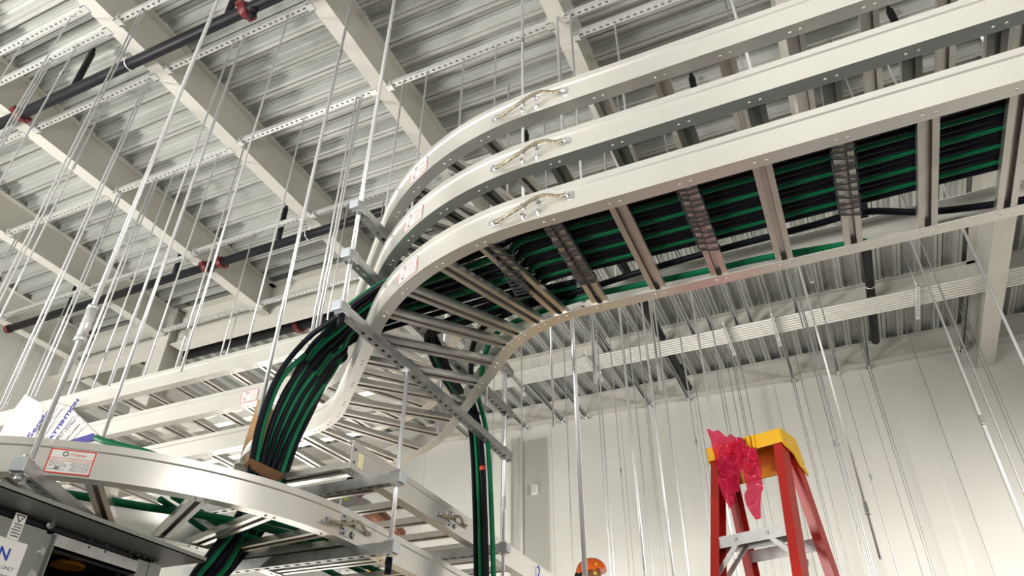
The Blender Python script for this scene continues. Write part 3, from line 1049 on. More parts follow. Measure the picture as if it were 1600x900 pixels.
RG = 'rods in front of the far wall'
RL = 'thin threaded rod hanging down in front of the white far wall'
for (px, py, y, zb, cp, r) in ((771, 640, 6.2, .4, (), .0085), (785, 640, 7.6, .4, (), .008), (791, 640, 5.9, .4, (), .0085), (815, 640, 6.3, .4, (), .009),
                               (885, 640, 7.6, .4, (), .008), (936, 640, 5.6, .4, (), .0085), (941, 640, 5.9, .4, (), .0095),
                               (962, 640, 7.6, .4, ((970, 735),), .008), (994, 640, 6.3, .4, (), .008), (1010, 640, 7.2, .4, (), .008), (1013, 640, 8.6, .4, (), .008),
                               (1043, 640, 5.2, .4, (), .0095), (1080, 640, 6.0, .4, ((1087, 690),), .008), (1094, 650, 8.6, .4, (), .008),
                               (1131, 640, 8.8, .4, (), .008), (1150, 640, 8.9, .4, (), .0075), (1159, 640, 8.8, .4, (), .0075), (1162, 640, 8.6, .4, (), .0075), (1172, 640, 9.0, .4, (), .0075),
                               (1244, 620, 9.3, .4, (), .008), (1247, 620, 9.25, .4, (), .0075), (1259, 620, 9.3, .4, (), .006), (1284, 620, 6.2, .4, ((1302, 692),), .009),
                               (1292, 620, 6.8, .4, (), .009), (1324, 620, 7.5, .4, ((1360, 745),), .008), (1370, 620, 9.2, .4, (), .008), (1374, 620, 9.0, .4, (), .008),
                               (1454, 620, 9.2, .4, (), .007), (1557, 620, 9.0, .4, (), .008), (1563, 620, 8.8, .4, (), .0075),
                               (1096, 420, 7.0, .4, (), .008), (1256, 497, 7.2, .4, (), .008)):
    hang(px, py, y, RL, RG, None, zb, r * 0.66, cp)
hang(863, 600, 4.2, 'white rod ending in mid air before the far wall just under the wall beam', None, (864, 667), r=.0068)
hang(901, 640, 3.05, 'thickest white rod right of the hanging cables, ending at the orange helmet', None, (906, 900), r=.0100)
hang(983, 640, 4.1, 'bright rod right of the thickest white one, longer of two near the wall middle', None, None, .4, .0078)
hang(1022, 640, 3.9, 'bright rod hanging left of the ladder, nearest to the thickest rod but one', None, None, .4, .0065)
hang(1110, 640, 4.3, 'bright rod passing down behind the pink plastic bag', None, None, .4, .0065)
hang(1305, 620, 3.7, 'bright white rod slanting over the wall just right of the ladder', None, (1373, 874), r=.0052, coup=((1351, 793),))
hang(1520, 620, 4.4, 'dark rod standing out before the bright wall at right', None, None, .4, .0062, coup=((1534, 655),))
hang(1538, 620, 6.5, 'thin dark rod just right of the darkest rod at right', None, None, .4, .006)
hang(1547, 450, 3.7, 'bright rod in front of the deep girder at the right edge', None, None, .4, .0065)

# ------------------------------------------------------------------ cables
ZC = 3.214 + 0.0295 + 0.0125 + 0.004
RCB = 0.0122


def cable(pts, m, lab, group=None, r=RCB, n=9, name='cable', seg=8):
    mb = MB().tube(spline(pts, seg), r, n)
    return top(mb, name, m, lab, 'cable', group)


order = 'B' + 'GBB' * 4 + 'GB'
greens = ['nearest the camera rail', 'second from the camera rail', 'third from the camera rail', 'fourth from the camera rail', 'fifth from the camera rail']
FALL = [.04, .17, .235, .30, .375, .44, .50, .57, .635, .70, .765, .83, .87, .94, 1.0]
gi = 0
for i, ch in enumerate(order):
    y = 1.746 + 0.0413 + 0.0252 * i
    f = i / (len(order) - 1)
    g = FALL[i]
    rr = random.Random(i + 3)
    row = 0.026 * (i % 2) - 0.013
    Rk = RC + W / 2 - 0.072 - 0.0252 * i
    pts = [Vector((2.6, y, ZC)), Vector((2.0, y + rr.uniform(-.002, .002), ZC)), Vector((1.2, y, ZC)), Vector((0.6, y + rr.uniform(-.003, .003), ZC)), Vector((0.1, y, ZC)), Vector((-0.35, y, ZC)), Vector((-0.78, y + 0.003, ZC + 0.006))]
    for A, dz in ((10, .014), (21, .035)):
        # the farther cables cut the bend short
        AA = rad(A * (1 - 0.35 * f))
        pts.append(Vector((c1[0] - Rk * math.sin(AA) - 0.05 * f, c1[1] - Rk * math.cos(AA), ZC + dz + row)))
    pts.append(Vector((-1.50, 2.035, 3.374 + row)).lerp(Vector((-1.82, 2.35, 3.374 + row)), f))
    pts.append(Vector((-1.79, 2.125, 3.338 + row)).lerp(Vector((-1.95, 2.43, 3.338 + row)), f))
    for (pl, pr_, ya, yb_, lay) in (((480, 531), (521, 580), 2.16, 2.40, 2), ((441, 590), (481, 640), 2.17, 2.36, 3), ((413, 660), (457, 690), 2.19, 2.33, 3), ((400, 722), (440, 738), 2.20, 2.31, 3), ((383, 800), (414, 810), 2.21, 2.30, 3), ((342, 872), (356, 874), 2.22, 2.30, 5), ((316, 905), (330, 907), 2.22, 2.30, 5), ((295, 960), (309, 961), 2.22, 2.30, 5)):
        if lay == 2:
            q = at(pl[0], pl[1], 1, ya).lerp(at(pr_[0], pr_[1], 1, yb_), g) + Vector((0, row, 0))
        else:
            nc = len(order) // lay - 1
            q = at(pl[0], pl[1], 1, ya).lerp(at(pr_[0], pr_[1], 1, yb_), (i // lay) / nc * 0.85 + (0.15 if i > 1 else 0)) + Vector((0, (i % lay - (lay - 1) / 2) * 0.026, 0))
        pts.append(q)
    if ch == 'G':
        cable(pts, GREEN, 'green cable in the lowest stacked tray, ' + greens[gi] + ', spilling over', 'green cables in the lowest stacked tray')
        gi += 1
    else:
        cable(pts, BLACK, 'black cable packed between the green ones in the lowest stacked tray', 'black cables in the lowest stacked tray')

zc = ZC
YF = 3.25


def drop(px0, k, row):
    """fall outside the far rail of the bend, in front of the straight low tray"""
    return [at(px0 + a, b, 1, YF + row) + Vector((0.0245 * k, 0, 0)) for a, b in ((0, 668), (5, 720), (8, 800), (10, 900), (12, 1000), (14, 1150))]


cable([at(1640, 305, 2, zc), at(1562, 318, 2, zc), at(1450, 331, 2, zc + .02), at(1350, 331, 2, zc + .02), at(1270, 352, 2, zc), at(1117, 392, 2, zc), at(1000, 425, 2, zc), at(930, 447, 2, zc + .01), at(850, 470, 2, zc + .02), at(790, 492, 2, zc + .03), at(752, 515, 2, zc + .03), at(738, 545, 2, zc + .015), at(736, 585, 2, zc + .02), at(738, 622, 2, 3.365)] + drop(736, 2, 0.0), BLACK, 'lone black cable wandering at the far side of the lowest stacked tray, then dropping', r=.0122)
cable([at(1640, 312, 2, zc), at(1560, 335, 2, zc), at(1467, 355, 2, zc), at(1350, 377, 2, zc), at(1200, 402, 2, zc), at(1127, 418, 2, zc), at(1000, 445, 2, zc), at(930, 460, 2, zc), at(870, 478, 2, zc + .01), at(800, 505, 2, zc + .03), at(768, 530, 2, zc + .03), at(757, 560, 2, zc + .02), at(752, 592, 2, zc + .025), at(748, 620, 2, 3.365)] + drop(739, 3, 0.0), GREEN, 'lone green cable at the far side of the lowest stacked tray, hanging down past it', r=.0122)
for i, (m_, lab) in enumerate(((BLACK, 'black cable at the left of the bunch hanging down past the bend'), (GREEN, 'green cable in the middle of the bunch hanging down past the bend'), (BLACK, 'black cable behind the green one of the bunch hanging past the bend'), (BLACK, 'black cable with a red band hanging down past the bend'))):
    d = 7 * i
    c = cable([at(900, 440 + d, 2, zc + .02), at(820, 458 + d * .8, 2, zc + .03), at(740, 485 + d * .7, 2, zc + .045), at(694 + d * .3, 503 + d * .5, 2, zc + .055), at(668 + d * .55, 522, 2, 3.325 + .012 * (i % 2)), at(670 + d * .9, 545, 2, 3.31), at(682 + d * .9, 575, 2, 3.305), at(702 + d * .8, 606, 2, 3.32), at(720 + d * .55, 634 - d * .2, 2, 3.37)] + drop(734, (0, 1, 1, 2)[i], (0.0, -0.013, 0.018, -0.027)[i]), m_, lab, r=.0122)
    if i == 3:
        q = at(751, 740, 1, YF - 0.027)
        q = min((v.co + c.location for v in c.data.vertices), key=lambda v: abs(v.z - q.z) + (abs(v.y - YF) > 0.3))
        cc = [v.co + c.location for v in c.data.vertices if abs(v.co.z + c.location.z - q.z) < 0.012 and abs(v.co.y + c.location.y - YF) < 0.3]
        q = sum(cc, Vector()) / len(cc)
        MB().cyl(q, q + Vector((0, 0, 0.022)), 0.0136, 12).build('red_tape', mat('red_tape', (0.6, 0.05, 0.02), 0.5), c)

# lacing cord around every other rung
for j, x in enumerate((-0.662 - 0.2286 * 0.92, -0.662, -0.207, 0.253)):
    pts = []
    y = 1.808
    rr = random.Random(j)
    zt, zb = ZC - 0.0125 - 0.0008, 3.214 + 0.0005
    k = 0
    while y < 2.165:
        dy = rr.choice((0.004, 0.006, 0.02, 0.024)) if k % 3 else 0.006
        sx = 0.002
        sl = (y - 1.8) * (0.0 if j else 0.12)
        pts += [Vector((x - 0.034 - sl, y, zb + 0.012)), Vector((x - 0.030 - sl, y + 0.001, zb)), Vector((x + 0.030 - sl, y + dy, zb)), Vector((x + 0.034 - sl, y + dy, zb + 0.012)), Vector((x + 0.032 - sl, y + dy + 0.004, zt)), Vector((x - 0.032 - sl, y + dy + 0.008, zt))]
        y += max(dy, 0.006) + rr.uniform(0.014, 0.02)
        k += 1
    mb = MB().tube(pts, 0.0032, 6)
    top(mb, 'lacing_cord', CORD, ['black cord laced around the rung at the start of the tray bend', 'black cord laced around the rung below the braided jumper', 'black cord laced around the rung at the middle of the lowest tray', 'black cord laced around the rung at the right of the lowest tray'][j], 'cord')

# green cables in the curved low tray
ze = ZE + 0.046


def eline(pts, z=None):
    return [at(a, b, 2, (z or ze) + (c[0] if c else 0)) for a, b, *c in pts]


GE = 'green cables in the curved low tray'
for pts, r, lab in (
        (((-60, 760), (70, 768), (150, 779), (220, 791), (290, 801), (360, 813), (430, 829), (500, 845), (560, 862), (640, 893), (700, 925)), .0145, 'thickest green cable bowing along the curved low tray over the cabinet'),
        (((270, 775, .03), (312, 800, .02), (345, 820, .01), (400, 842), (470, 872), (540, 905)), .0125, 'green cable crossing over the thickest one in the curved tray'),
        (((250, 780, .02), (285, 803, .012), (330, 835), (365, 856), (420, 880), (470, 905)), .0115, 'lowest thin green cable in the curved low tray'),
        (((390, 812, .02), (450, 838), (520, 866, .01), (590, 892), (650, 920)), .0125, 'green cable under the rungs near the braided jumper of the curved tray'),
        (((405, 815), (470, 850), (520, 872), (580, 900), (640, 930)), .0115, 'green cable running right beside the dark lower strut'),
        (((392, 800, -.01), (412, 812), (470, 826), (540, 850), (600, 878), (660, 905)), .0135, 'green cable leaving the bunch below the cardboard along the curved tray')):
    cable(eline(pts), GREEN, lab, None, r)
cable([at(150, 684, 1, 1.75), at(166, 690, 1, 1.75), at(200, 699, 1, 1.78), at(230, 707, 1, 1.80), at(265, 722, 1, 1.85), at(300, 745, 1, 1.90)], GREEN, 'green cable peeking over the top edge of the curved tray beside the printed sheet', None, .012)
# ------------------------------------------------------------------ cardboard guards by the hanging cables
def board(poly, d, name, m, lab, cat='cardboard'):
    mb = MB().prism(poly, d)
    return top(mb, name, m, lab, cat)


yb = 2.46
board([at(403, 624, 1, yb), at(413, 632, 1, yb), at(418, 640, 1, yb), at(402, 722, 1, yb), at(371, 727, 1, yb)], (0.012, 0.03, 0.004), 'cardboard_guard', CARD, 'tall brown cardboard wedge standing left of the hanging cable bunch')
zb = ZR + 0.035
a, b, c, d = at(381, 726, 1, 2.16), at(392, 716, 1, 2.16), at(443, 740, 1, 2.20), at(432, 752, 1, 2.20)
board([a, b, c, d], (-0.004, 0.008, -0.006), 'cardboard_guard', CARD_DARK, 'dark brown cardboard flap at the foot of the hanging cable bunch')
mb = MB()
for k in range(3):
    mb.tube(spline([at(372 + k * 4, 727 - k * 3, 1, 2.42), at(380 + k * 3, 712 - k * 6, 1, 2.40), at(394 + k * 2, 700 - k * 7, 1, 2.38)], 5), 0.008, 6)
top(mb, 'tape_strip', WHITEP, 'pale crumpled tape strips at the foot of the cardboard wedge', 'tape')
mb = MB()
p0 = at(459, 674, 1, 2.40)
mb.tube([p0, p0 + Vector((0.002, 0, -0.03))], 0.0025, 6)
mb.tube([p0 + Vector((0.002, 0, -0.03)), p0 + Vector((0.002, 0, -0.065))], 0.0075, 8)
top(mb, 'cord_end', CORD, 'small black cord end dangling right of the hanging cable bunch', 'cord')

# ------------------------------------------------------------------ printed plastic sheet in the curved tray
ys = 1.78
t = thing('printed_sheet', tuple(at(80, 700, 1, ys)), 'curled white plastic sheet printed with blue ATTENTION, lying in the curved tray', 'sheet')


def patch(mb, L, R, n=10, nv=10, wob=0.006, fq=9):
    """ruled surface between two polylines"""
    L, R = spline(L, n), spline(R, n)
    rows = []
    for i in range(len(L)):
        row = []
        for k in range(nv + 1):
            p = L[i].lerp(R[min(i, len(R) - 1)], k / nv)
            q = p * fq
            p = p + Vector((0, -1, 0.2)) * noise.noise(q) * wob
            row.append(p)
        rows.append(row)
    vs = [p for r_ in rows for p in r_]
    w = nv + 1
    fs = [(i * w + k, i * w + k + 1, (i + 1) * w + k + 1, (i + 1) * w + k) for i in range(len(rows) - 1) for k in range(nv)]
    mb.add(vs, fs, True)
    return rows


def S(px, py, dy=0.0):
    return at(px, py, 1, ys + dy)


mb = MB()
patch(mb, [S(-12, 722, .02), S(0, 678, .05), S(22, 640, .08), S(40, 616, .10)], [S(52, 722, -.02), S(56, 690, 0.0), S(62, 660, .02), S(69, 632, .04)], wob=.01)
o = mb.build('blank_fold', SHEET, t)
o.modifiers.new('t', 'SOLIDIFY').thickness = 0.0015
mb = MB()
patch(mb, [S(48, 722, -.02), S(60, 690, -.01), S(72, 655, .0), S(83, 627, .015)], [S(190, 716, -.04), S(168, 692, -.02), S(140, 664, .0), S(108, 634, .02)], wob=.004)
pf = mb.build('printed_panel', SHEET, t)
pf.modifiers.new('t', 'SOLIDIFY').thickness = 0.0015


def on_sheet(name, body, px, py, qx, qy, size, m, dy=-0.012, bold=0.0, hx=None):
    o_ = S(px, py, dy)
    u = S(qx, qy, dy) - o_
    v = Vector((0, 0, 1)) - u.normalized() * u.normalized().z
    lettering(name, body, size, frame(o_, u, v), m, pf, bold=bold)


on_sheet('heading_print', 'Service!', 47, 686, 84, 636, 0.052, NAVY_INK, -0.03, 0.0012)
on_sheet('attention_print', 'ATTENTION', 80, 688, 110, 645, 0.0325, NAVY_INK, -0.03, 0.0018)
def marks(px, py, qx, qy, h, seed, dy=-0.03):
    """a line of print too small to read: a row of short strokes"""
    o_ = S(px, py, dy)
    u = S(qx, qy, dy) - o_
    L = u.length
    M = frame(o_, u, Vector((0, 0, 1)))
    rr = random.Random(seed)
    mk = MB()
    x = 0
    while x < L:
        w_ = rr.uniform(0.3, 0.8) * h
        mk.box((x, 0, 0), (x + w_ * 0.5, h * rr.uniform(0.6, 1.0), 0.0005), M)
        x += w_ * rr.choice((0.8, 1.0, 1.0, 1.8))
    mk.build('small_print', INK, pf)


marks(62, 676, 92, 636, 0.009, 1)
marks(92, 688, 119, 657, 0.012, 2)
marks(104, 689, 125, 664, 0.012, 3)
mb = MB()
for (p_, q_) in (((66, 688), (96, 640)), ((86, 688), (115, 650)), ((103, 689), (124, 662)), ((113, 689), (130, 668))):
    mb.tube([S(*p_, -.03), S(*q_, -.03)], 0.0012, 5)
mb.build('ruled_lines', INK, pf)
mb = MB()
mb.prism([S(104, 690, -.028), S(146, 677, -.028), S(153, 684, -.028), S(136, 691, -.028)], (0, -0.0015, 0.0004))
mb.build('navy_band', NAVY_INK, pf)
mb = MB()
mb.prism([S(24, 690, -.04), S(28, 684, -.04), S(34, 681, -.04), S(30, 690, -.04)], (0, -0.0015, 0.0004))
mb.prism([S(56, 684, -.04), S(60, 679, -.04), S(63, 685, -.04), S(59, 688, -.04)], (0, -0.0015, 0.0004))
mb.build('gold_ornament', GOLD, pf)
mb = MB()
pz = at(55, 750, 2, ZE)
patch(mb, [at(42, 728, 1, 1.50), at(48, 745, 1, 1.50), at(58, 765, 1, 1.48)], [at(62, 748, 1, 1.55), at(75, 762, 1, 1.52), at(86, 786, 1, 1.5)], wob=.012)
top(mb, 'clear_film', FILM, 'crinkled clear plastic film hanging at the left end strut of the curved tray', 'plastic film')

# ------------------------------------------------------------------ grey electrical cabinet
ZCB = 2.29
xf, xlip = -2.155, -2.025
yl, yr = 0.2, 1.94
xb = -3.1
t = thing('electrical_cabinet', ((xf + xb) / 2, (yl + yr) / 2, 0), 'grey electrical cabinet at the lower left with an open upper bay', 'cabinet')
m = MB()
m.box((xb, yl, 0), (xb + 0.02, yr - 0.05, ZCB - 0.004))
m.box((xb + 0.02, yl, 0), (xf, yl + 0.02, ZCB - 0.004))
m.box((xb + 0.02, yr - 0.07, 0), (xf - 0.02, yr - 0.05, ZCB - 0.004))
m.box((xb + 0.02, yl + 0.02, 0), (xf - 0.03, yr - 0.07, 1.72))
m.build('body', CABGREY, t)
m = MB()
m.box((xb - 0.02, yl - 0.02, ZCB - 0.003), (xlip, yr + 0.015, ZCB))
m.box((xlip - 0.003, yl - 0.02, ZCB - 0.003), (xlip, yr + 0.015, ZCB + 0.012))
m.build('top_plate', CABGREY, t)
ypan = at(86, 835, 0, xf).y
m = MB()
m.box((xf - 0.004, yl + 0.02, 0.2), (xf, ypan - 0.028, ZCB - 0.03))
m.box((xf - 0.02, ypan - 0.028, 0.2), (xf - 0.006, ypan, ZCB - 0.035))
m.box((xf - 0.02, ypan - 0.004, 0.2), (xf + 0.014, ypan, ZCB - 0.035))
m.build('front_panel', CABGREY, t)
for (px, py) in ((78, 820), (63, 861), (48, 898)):
    q = at(px, py, 0, xf)
    m = MB()
    m.tube([q, q + Vector((0.003, 0, 0))], 0.013, 14)
    m.hexbolt(q + Vector((0.003, 0, 0)), (1, 0, 0), 0.0095, 0.009)
    m.build('panel_bolt', ZINC_BOLT, t)
q0 = at(250, 870, 0, xf)
zs = at(90, 856, 0, xf).z
m = MB()
m.box((xf - 0.02, ypan, zs), (xf - 0.004, yr - 0.145, ZCB - 0.028))
m.box((xf - 0.05, ypan, zs), (xf - 0.004, yr - 0.145, zs + 0.004))
gr = m.build('top_rail', CABGALV, t)
for (px, py) in ((143, 843), (167, 851), (139, 855), (164, 862), (204, 863), (216, 868), (227, 871), (237, 874), (234, 885)):
    q = at(px, py, 0, xf - 0.004)
    MB().tube([q, q + Vector((0.0012, 0, 0))], 0.0042, 10).build('punched_hole', INK, gr)
m = MB()
m.box((xf - 0.04, yr - 0.145, 0.2), (xf - 0.008, yr - 0.10, ZCB - 0.02))
m.box((xf - 0.02, yr - 0.10, 0.2), (xf - 0.002, yr - 0.05, ZCB - 0.02))
m.build('corner_post', CABGREY, t)
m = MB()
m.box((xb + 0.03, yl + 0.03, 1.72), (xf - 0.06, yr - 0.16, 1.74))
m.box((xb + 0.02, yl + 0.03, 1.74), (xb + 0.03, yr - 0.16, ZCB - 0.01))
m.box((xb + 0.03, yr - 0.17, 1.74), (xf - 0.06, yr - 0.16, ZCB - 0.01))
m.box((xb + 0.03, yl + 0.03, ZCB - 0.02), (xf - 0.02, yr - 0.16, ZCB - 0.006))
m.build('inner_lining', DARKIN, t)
for (px, py, x, rr) in ((105, 886, xf - 0.16, .052), (95, 861, xf - 0.10, .05), (152, 881, xf - 0.30, .06)):
    q = at(px, py, 0, x)
    m = MB()
    m.tube([q, q + Vector((0, 0, 0.012))], rr, 28)
    ins = m.build('amber_insulator', AMBER, t)
    m = MB()
    m.tube([q + Vector((0.01, 0.01, 0.012)), q + Vector((0.01, 0.01, 0.05))], 0.016, 12)
    m.build('stud', mat('copper_stud', (0.40, 0.24, 0.22), 0.4, 0.7), ins)
# warning sticker and rating plate on the front panel
Mx = Matrix(((0, 0, 1, xf + 0.0012), (1, 0, 0, 0), (0, 1, 0, 0), (0, 0, 0, 1)))
tl, br = at(25, 805, 0, xf), at(31, 839, 0, xf)
yc, zc_ = (at(40, 810, 0, xf).y + at(14, 832, 0, xf).y) / 2, (tl.z + br.z) / 2
m = MB()
m.box((xf, yc - 0.018, zc_ - 0.038), (xf + 0.001, yc + 0.018, zc_ + 0.034))
st = m.build('warning_sticker', LABEL, t)


def P(y, z):
    return Vector((xf + 0.0012, y, z))


m = MB()
for k in range(3):
    a = [(0.012, 0.029), (-0.012, 0.029), (0, 0.010)]
    p_, q_ = a[k], a[(k + 1) % 3]
    m.tube([P(yc + p_[0], zc_ + p_[1]), P(yc + q_[0], zc_ + q_[1])], 0.0016, 5)
m.build('triangle_print', INK, st)
rr = random.Random(5)
m = MB()
for k in range(5):
    yv = yc - 0.013 + rr.uniform(0, 0.004)
    while yv < yc + 0.012:
        w_ = rr.uniform(0.0015, 0.003)
        m.box((xf + 0.001, yv, zc_ + 0.002 - 0.0082 * k), (xf + 0.0016, yv + w_, zc_ + 0.0065 - 0.0082 * k))
        yv += w_ + 0.0012
m.build('small_print', INK, st)
pt = at(44, 850, 0, xf)
m = MB()
m.box((xf, pt.y - 0.30, pt.z - 0.25), (xf + 0.001, pt.y, pt.z - 0.002))
pl = m.build('rating_plate', LABEL, t)
q = at(19, 857, 0, xf)
lettering('brand_print', 'E\u00b7T\u00b7N', 0.046, Matrix.Translation((0, q.y, q.z - 0.034)) @ Mx, BLUE_INK, pl, align='RIGHT', bold=0.0009)
for k, s in enumerate(('CCER ONLY', 'E CURRENT FROM')):
    lettering('plate_print', s, 0.0135, Matrix.Translation((0, pt.y - 0.016, q.z - 0.057 - 0.022 * k)) @ Mx, INK, pl, align='RIGHT', shear=0.2)
m = MB()
for k in range(3):
    yv = pt.y - 0.2
    while yv < pt.y - 0.02:
        w_ = rr.uniform(0.002, 0.006)
        m.box((xf + 0.001, yv, q.z - 0.098 - 0.018 * k), (xf + 0.0015, yv + w_, q.z - 0.095 - 0.018 * k))
        yv += w_ + rr.choice((0.002, 0.004))
m.build('small_print', INK, pl)
m = MB()
m.box((xf + 0.001, pt.y - 0.28, q.z - 0.142), (xf + 0.0015, pt.y - 0.01, q.z - 0.1395))
m.build('blue_rule', NAVY_INK, pl)
# ------------------------------------------------------------------ red stepladder with a yellow cap
LH = 2.95
ld = Vector((0.956, -0.293, 0)).normalized()      # along the ladder's width, to the right
ln = Vector((0.293, 0.956, 0)).normalized()       # away from the viewer
TL = Vector((-0.491, 3.225, LH))
LW = 0.350
lad = thing('stepladder', tuple(TL + ld * LW / 2 - Vector((0, 0, LH))), 'red fibreglass stepladder with a yellow top cap, standing before the far wall', 'ladder')


def LP(u, v, z):
    """u along the width from the left cap end, v away, z height"""
    return Vector((TL.x, TL.y, 0)) + ld * u + ln * v + Vector((0, 0, z))


m = MB()
m.prism([LP(0, 0, LH), LP(0.0, 0.02, LH + 0.0), LP(0, 0.155, LH), LP(0, 0.155, LH - 0.008), LP(0, 0.008, LH - 0.008), LP(0, 0.008, LH - 0.062), LP(0, 0, LH - 0.062)], ld * LW)
m.prism([LP(0, 0.147, LH - 0.008), LP(0, 0.155, LH - 0.008), LP(0, 0.185, LH - 0.125), LP(0, 0.177, LH - 0.125)], ld * LW)
for u in (0, LW - 0.008):
    m.prism([LP(u, 0, LH), LP(u, 0, LH - 0.062), LP(u, 0.02, LH - 0.075), LP(u, 0.10, LH - 0.088), LP(u, 0.135, LH - 0.125), LP(u, 0.215, LH - 0.15), LP(u, 0.155, LH)], ld * 0.008)
capm = m.build('top_cap', YELLOWP, lad, 0.003)
m = MB()
for a, b in ((0.195, 0.214), (0.222, 0.232)):
    m.prism([LP(a, -0.012, LH - 0.002), LP(a, -0.012, LH - 0.058), LP(a, 0, LH - 0.064), LP(a, 0, LH)], ld * (b - a))
m.prism([LP(0.14, -0.006, LH - 0.004), LP(0.14, -0.006, LH - 0.055), LP(0.14, 0, LH - 0.06), LP(0.14, 0, LH)], ld * 0.06)
m.build('tool_holder', YELLOWP, capm)
for (v, z) in ((0.03, 0.045), (0.075, 0.045), (0.118, 0.065), (0.14, 0.10), (0.175, 0.12)):
    c = LP(LW, v, LH - z)
    MB().disc_dome(c, ld, 0.007, 0.003).build('rivet', ZINC_BOLT, capm)
m = MB()
m.box((0, 0, 0), (0.036, 0.04, 0.0008), frame(LP(0.155, -0.0068, LH - 0.052), ld, (0, 0, 1)))
pk = m.build('padlock_sticker', STICKER, capm)
m = MB()
M = frame(LP(0.155, -0.0078, LH - 0.052), ld, (0, 0, 1))
for a, b in (((0.002, 0.002), (0.034, 0.0045)), ((0.002, 0.035), (0.034, 0.0375)), ((0.002, 0.002), (0.0045, 0.0375)), ((0.0315, 0.002), (0.034, 0.0375)), ((0.010, 0.008), (0.016, 0.032)), ((0.016, 0.026), (0.026, 0.032)), ((0.018, 0.008), (0.026, 0.020))):
    m.box((*a, 0), (*b, 0.0006), M)
m.build('sticker_print', INK, pk)
m = MB()
M = frame(LP(LW - 0.075, 0.148, LH - 0.035), ld, (0, 0, 1))
m.box((0, 0, 0), (0.04, 0.010, 0.002), M)
m.build('white_mark', WHITEP, capm)


def ladder_rail(u0, v0, z0, su, sv, inward):
    """C section rail from the cap to the floor: web outside, flanges pointing inward"""
    fw, dp, t_ = 0.036, 0.068, 0.005
    s = inward
    prof = [(0, 0), (s * fw, 0), (s * fw, t_), (s * t_, t_), (s * t_, dp - t_), (s * fw, dp - t_), (s * fw, dp), (0, dp)]
    a = [LP(u0 + p, v0 + q, z0) for p, q in prof]
    b = [LP(u0 + p + su * z0, v0 + q + sv * z0, 0.0) for p, q in prof]
    return MB().sweep([a, b])


rails = []
for (u, v, su, sv, inn) in ((0.012, 0.012, -0.036, -0.25, 1), (LW - 0.012, 0.012, 0.036, -0.25, -1), (0.012, 0.105, -0.036, 0.20, 1), (LW - 0.012, 0.105, 0.036, 0.20, -1)):
    rl = ladder_rail(u, v, LH - 0.045, su, sv, inn).build('rail', FIBRE, lad)
    rails.append(rl)
    m = MB()
    c = LP(u + su * (LH - 0.045), v + sv * (LH - 0.045), 0)
    m.box((-0.005, -0.03, 0), (0.04, 0.06, 0.03), frame(c - (ld * 0.04 if inn < 0 else Vector()), ld, ln))
    m.build('rubber_foot', BLACKCLOTH, rl)
zs_ = LH - 0.417
k = 0
while zs_ > 0.2:
    h = LH - 0.045 - zs_
    v = 0.012 - 0.25 * h
    u0, u1 = 0.012 - 0.036 * h, LW - 0.012 + 0.036 * h
    m = MB()
    m.prism([LP(u0 + 0.006, v + 0.002, zs_), LP(u0 + 0.006, v + 0.084, zs_), LP(u0 + 0.006, v + 0.084, zs_ - 0.045), LP(u0 + 0.006, v + 0.080, zs_ - 0.045), LP(u0 + 0.006, v + 0.080, zs_ - 0.004), LP(u0 + 0.006, v + 0.006, zs_ - 0.004), LP(u0 + 0.006, v + 0.006, zs_ - 0.045), LP(u0 + 0.006, v + 0.002, zs_ - 0.045)], ld * (u1 - u0 - 0.012))
    st_ = m.build('step', STEPALU, lad)
    for s, uu in ((1, u0 + 0.006), (-1, u1 - 0.006)):
        for vv in (v + 0.004, v + 0.078):
            MB().prism([LP(uu + s * 0.09, vv, zs_ - 0.035), LP(uu + s * 0.115, vv, zs_ - 0.035), LP(uu + s * 0.004, vv - 0.03 * 0, zs_ - 0.15), LP(uu + s * 0.0, vv, zs_ - 0.125)], ln * 0.004).build('step_brace', STEPALU, st_)
    for uu in (u0 + 0.018, u0 + 0.11, u1 - 0.11, u1 - 0.018):
        c = LP(uu, v + 0.001, zs_ - 0.022)
        MB().disc_dome(c, -ln, 0.007, 0.003).build('step_rivet', ZINC_BOLT, st_)
    for uu in (u0 + 0.016, u1 - 0.016):
        c = LP(uu - (0.004 if uu < LW / 2 else -0.004), v - 0.031, zs_ - 0.14)
        MB().disc_dome(c, -ln, 0.007, 0.003).build('step_rivet', ZINC_BOLT, st_)
    hv = 0.105 + 0.20 * h
    m = MB()
    m.box((0, 0, 0), (u1 - u0 - 0.012, 0.05, 0.004), frame(LP(u0 + 0.006, hv + 0.03, zs_ - 0.04), ld, (0, 0, 1)))
    m.build('rear_brace', STEPALU, lad)
    zs_ -= 0.305
    k += 1

# ------------------------------------------------------------------ pink plastic bag tied over the ladder cap
yb_ = 3.165


def B(px, py, dy=0.0):
    return at(px, py, 1, yb_ + dy - (px - 1150) * 0.0009)


mb = MB()
patch(mb, [B(1105, 674, -.02), B(1128, 676, -.03), B(1148, 683, -.03), B(1158, 688, -.02)], [B(1107, 678, -.02), B(1114, 705, -.035), B(1122, 729, -.05), B(1156, 692, -.02)], 8, 18, .05, 24)
patch(mb, [B(1152, 689, -.02), B(1132, 708, -.045), B(1123, 730, -.05), B(1124, 756, -.03), B(1131, 778, -.03), B(1141, 797, -.03)], [B(1157, 690, -.02), B(1160, 712, -.06), B(1157, 735, -.05), B(1153, 756, -.03), B(1151, 770, -.03), B(1144, 796, -.03)], 8, 18, .055, 26)
patch(mb, [B(1154, 689, -.02), B(1150, 712, -.055), B(1160, 733, -.05), B(1166, 760, -.03), B(1166, 788, -.03), B(1182, 812, -.03)], [B(1158, 688, -.02), B(1178, 703, -.045), B(1189, 732, -.04), B(1191, 765, -.03), B(1188, 790, -.03), B(1186, 812, -.03)], 8, 18, .055, 26)
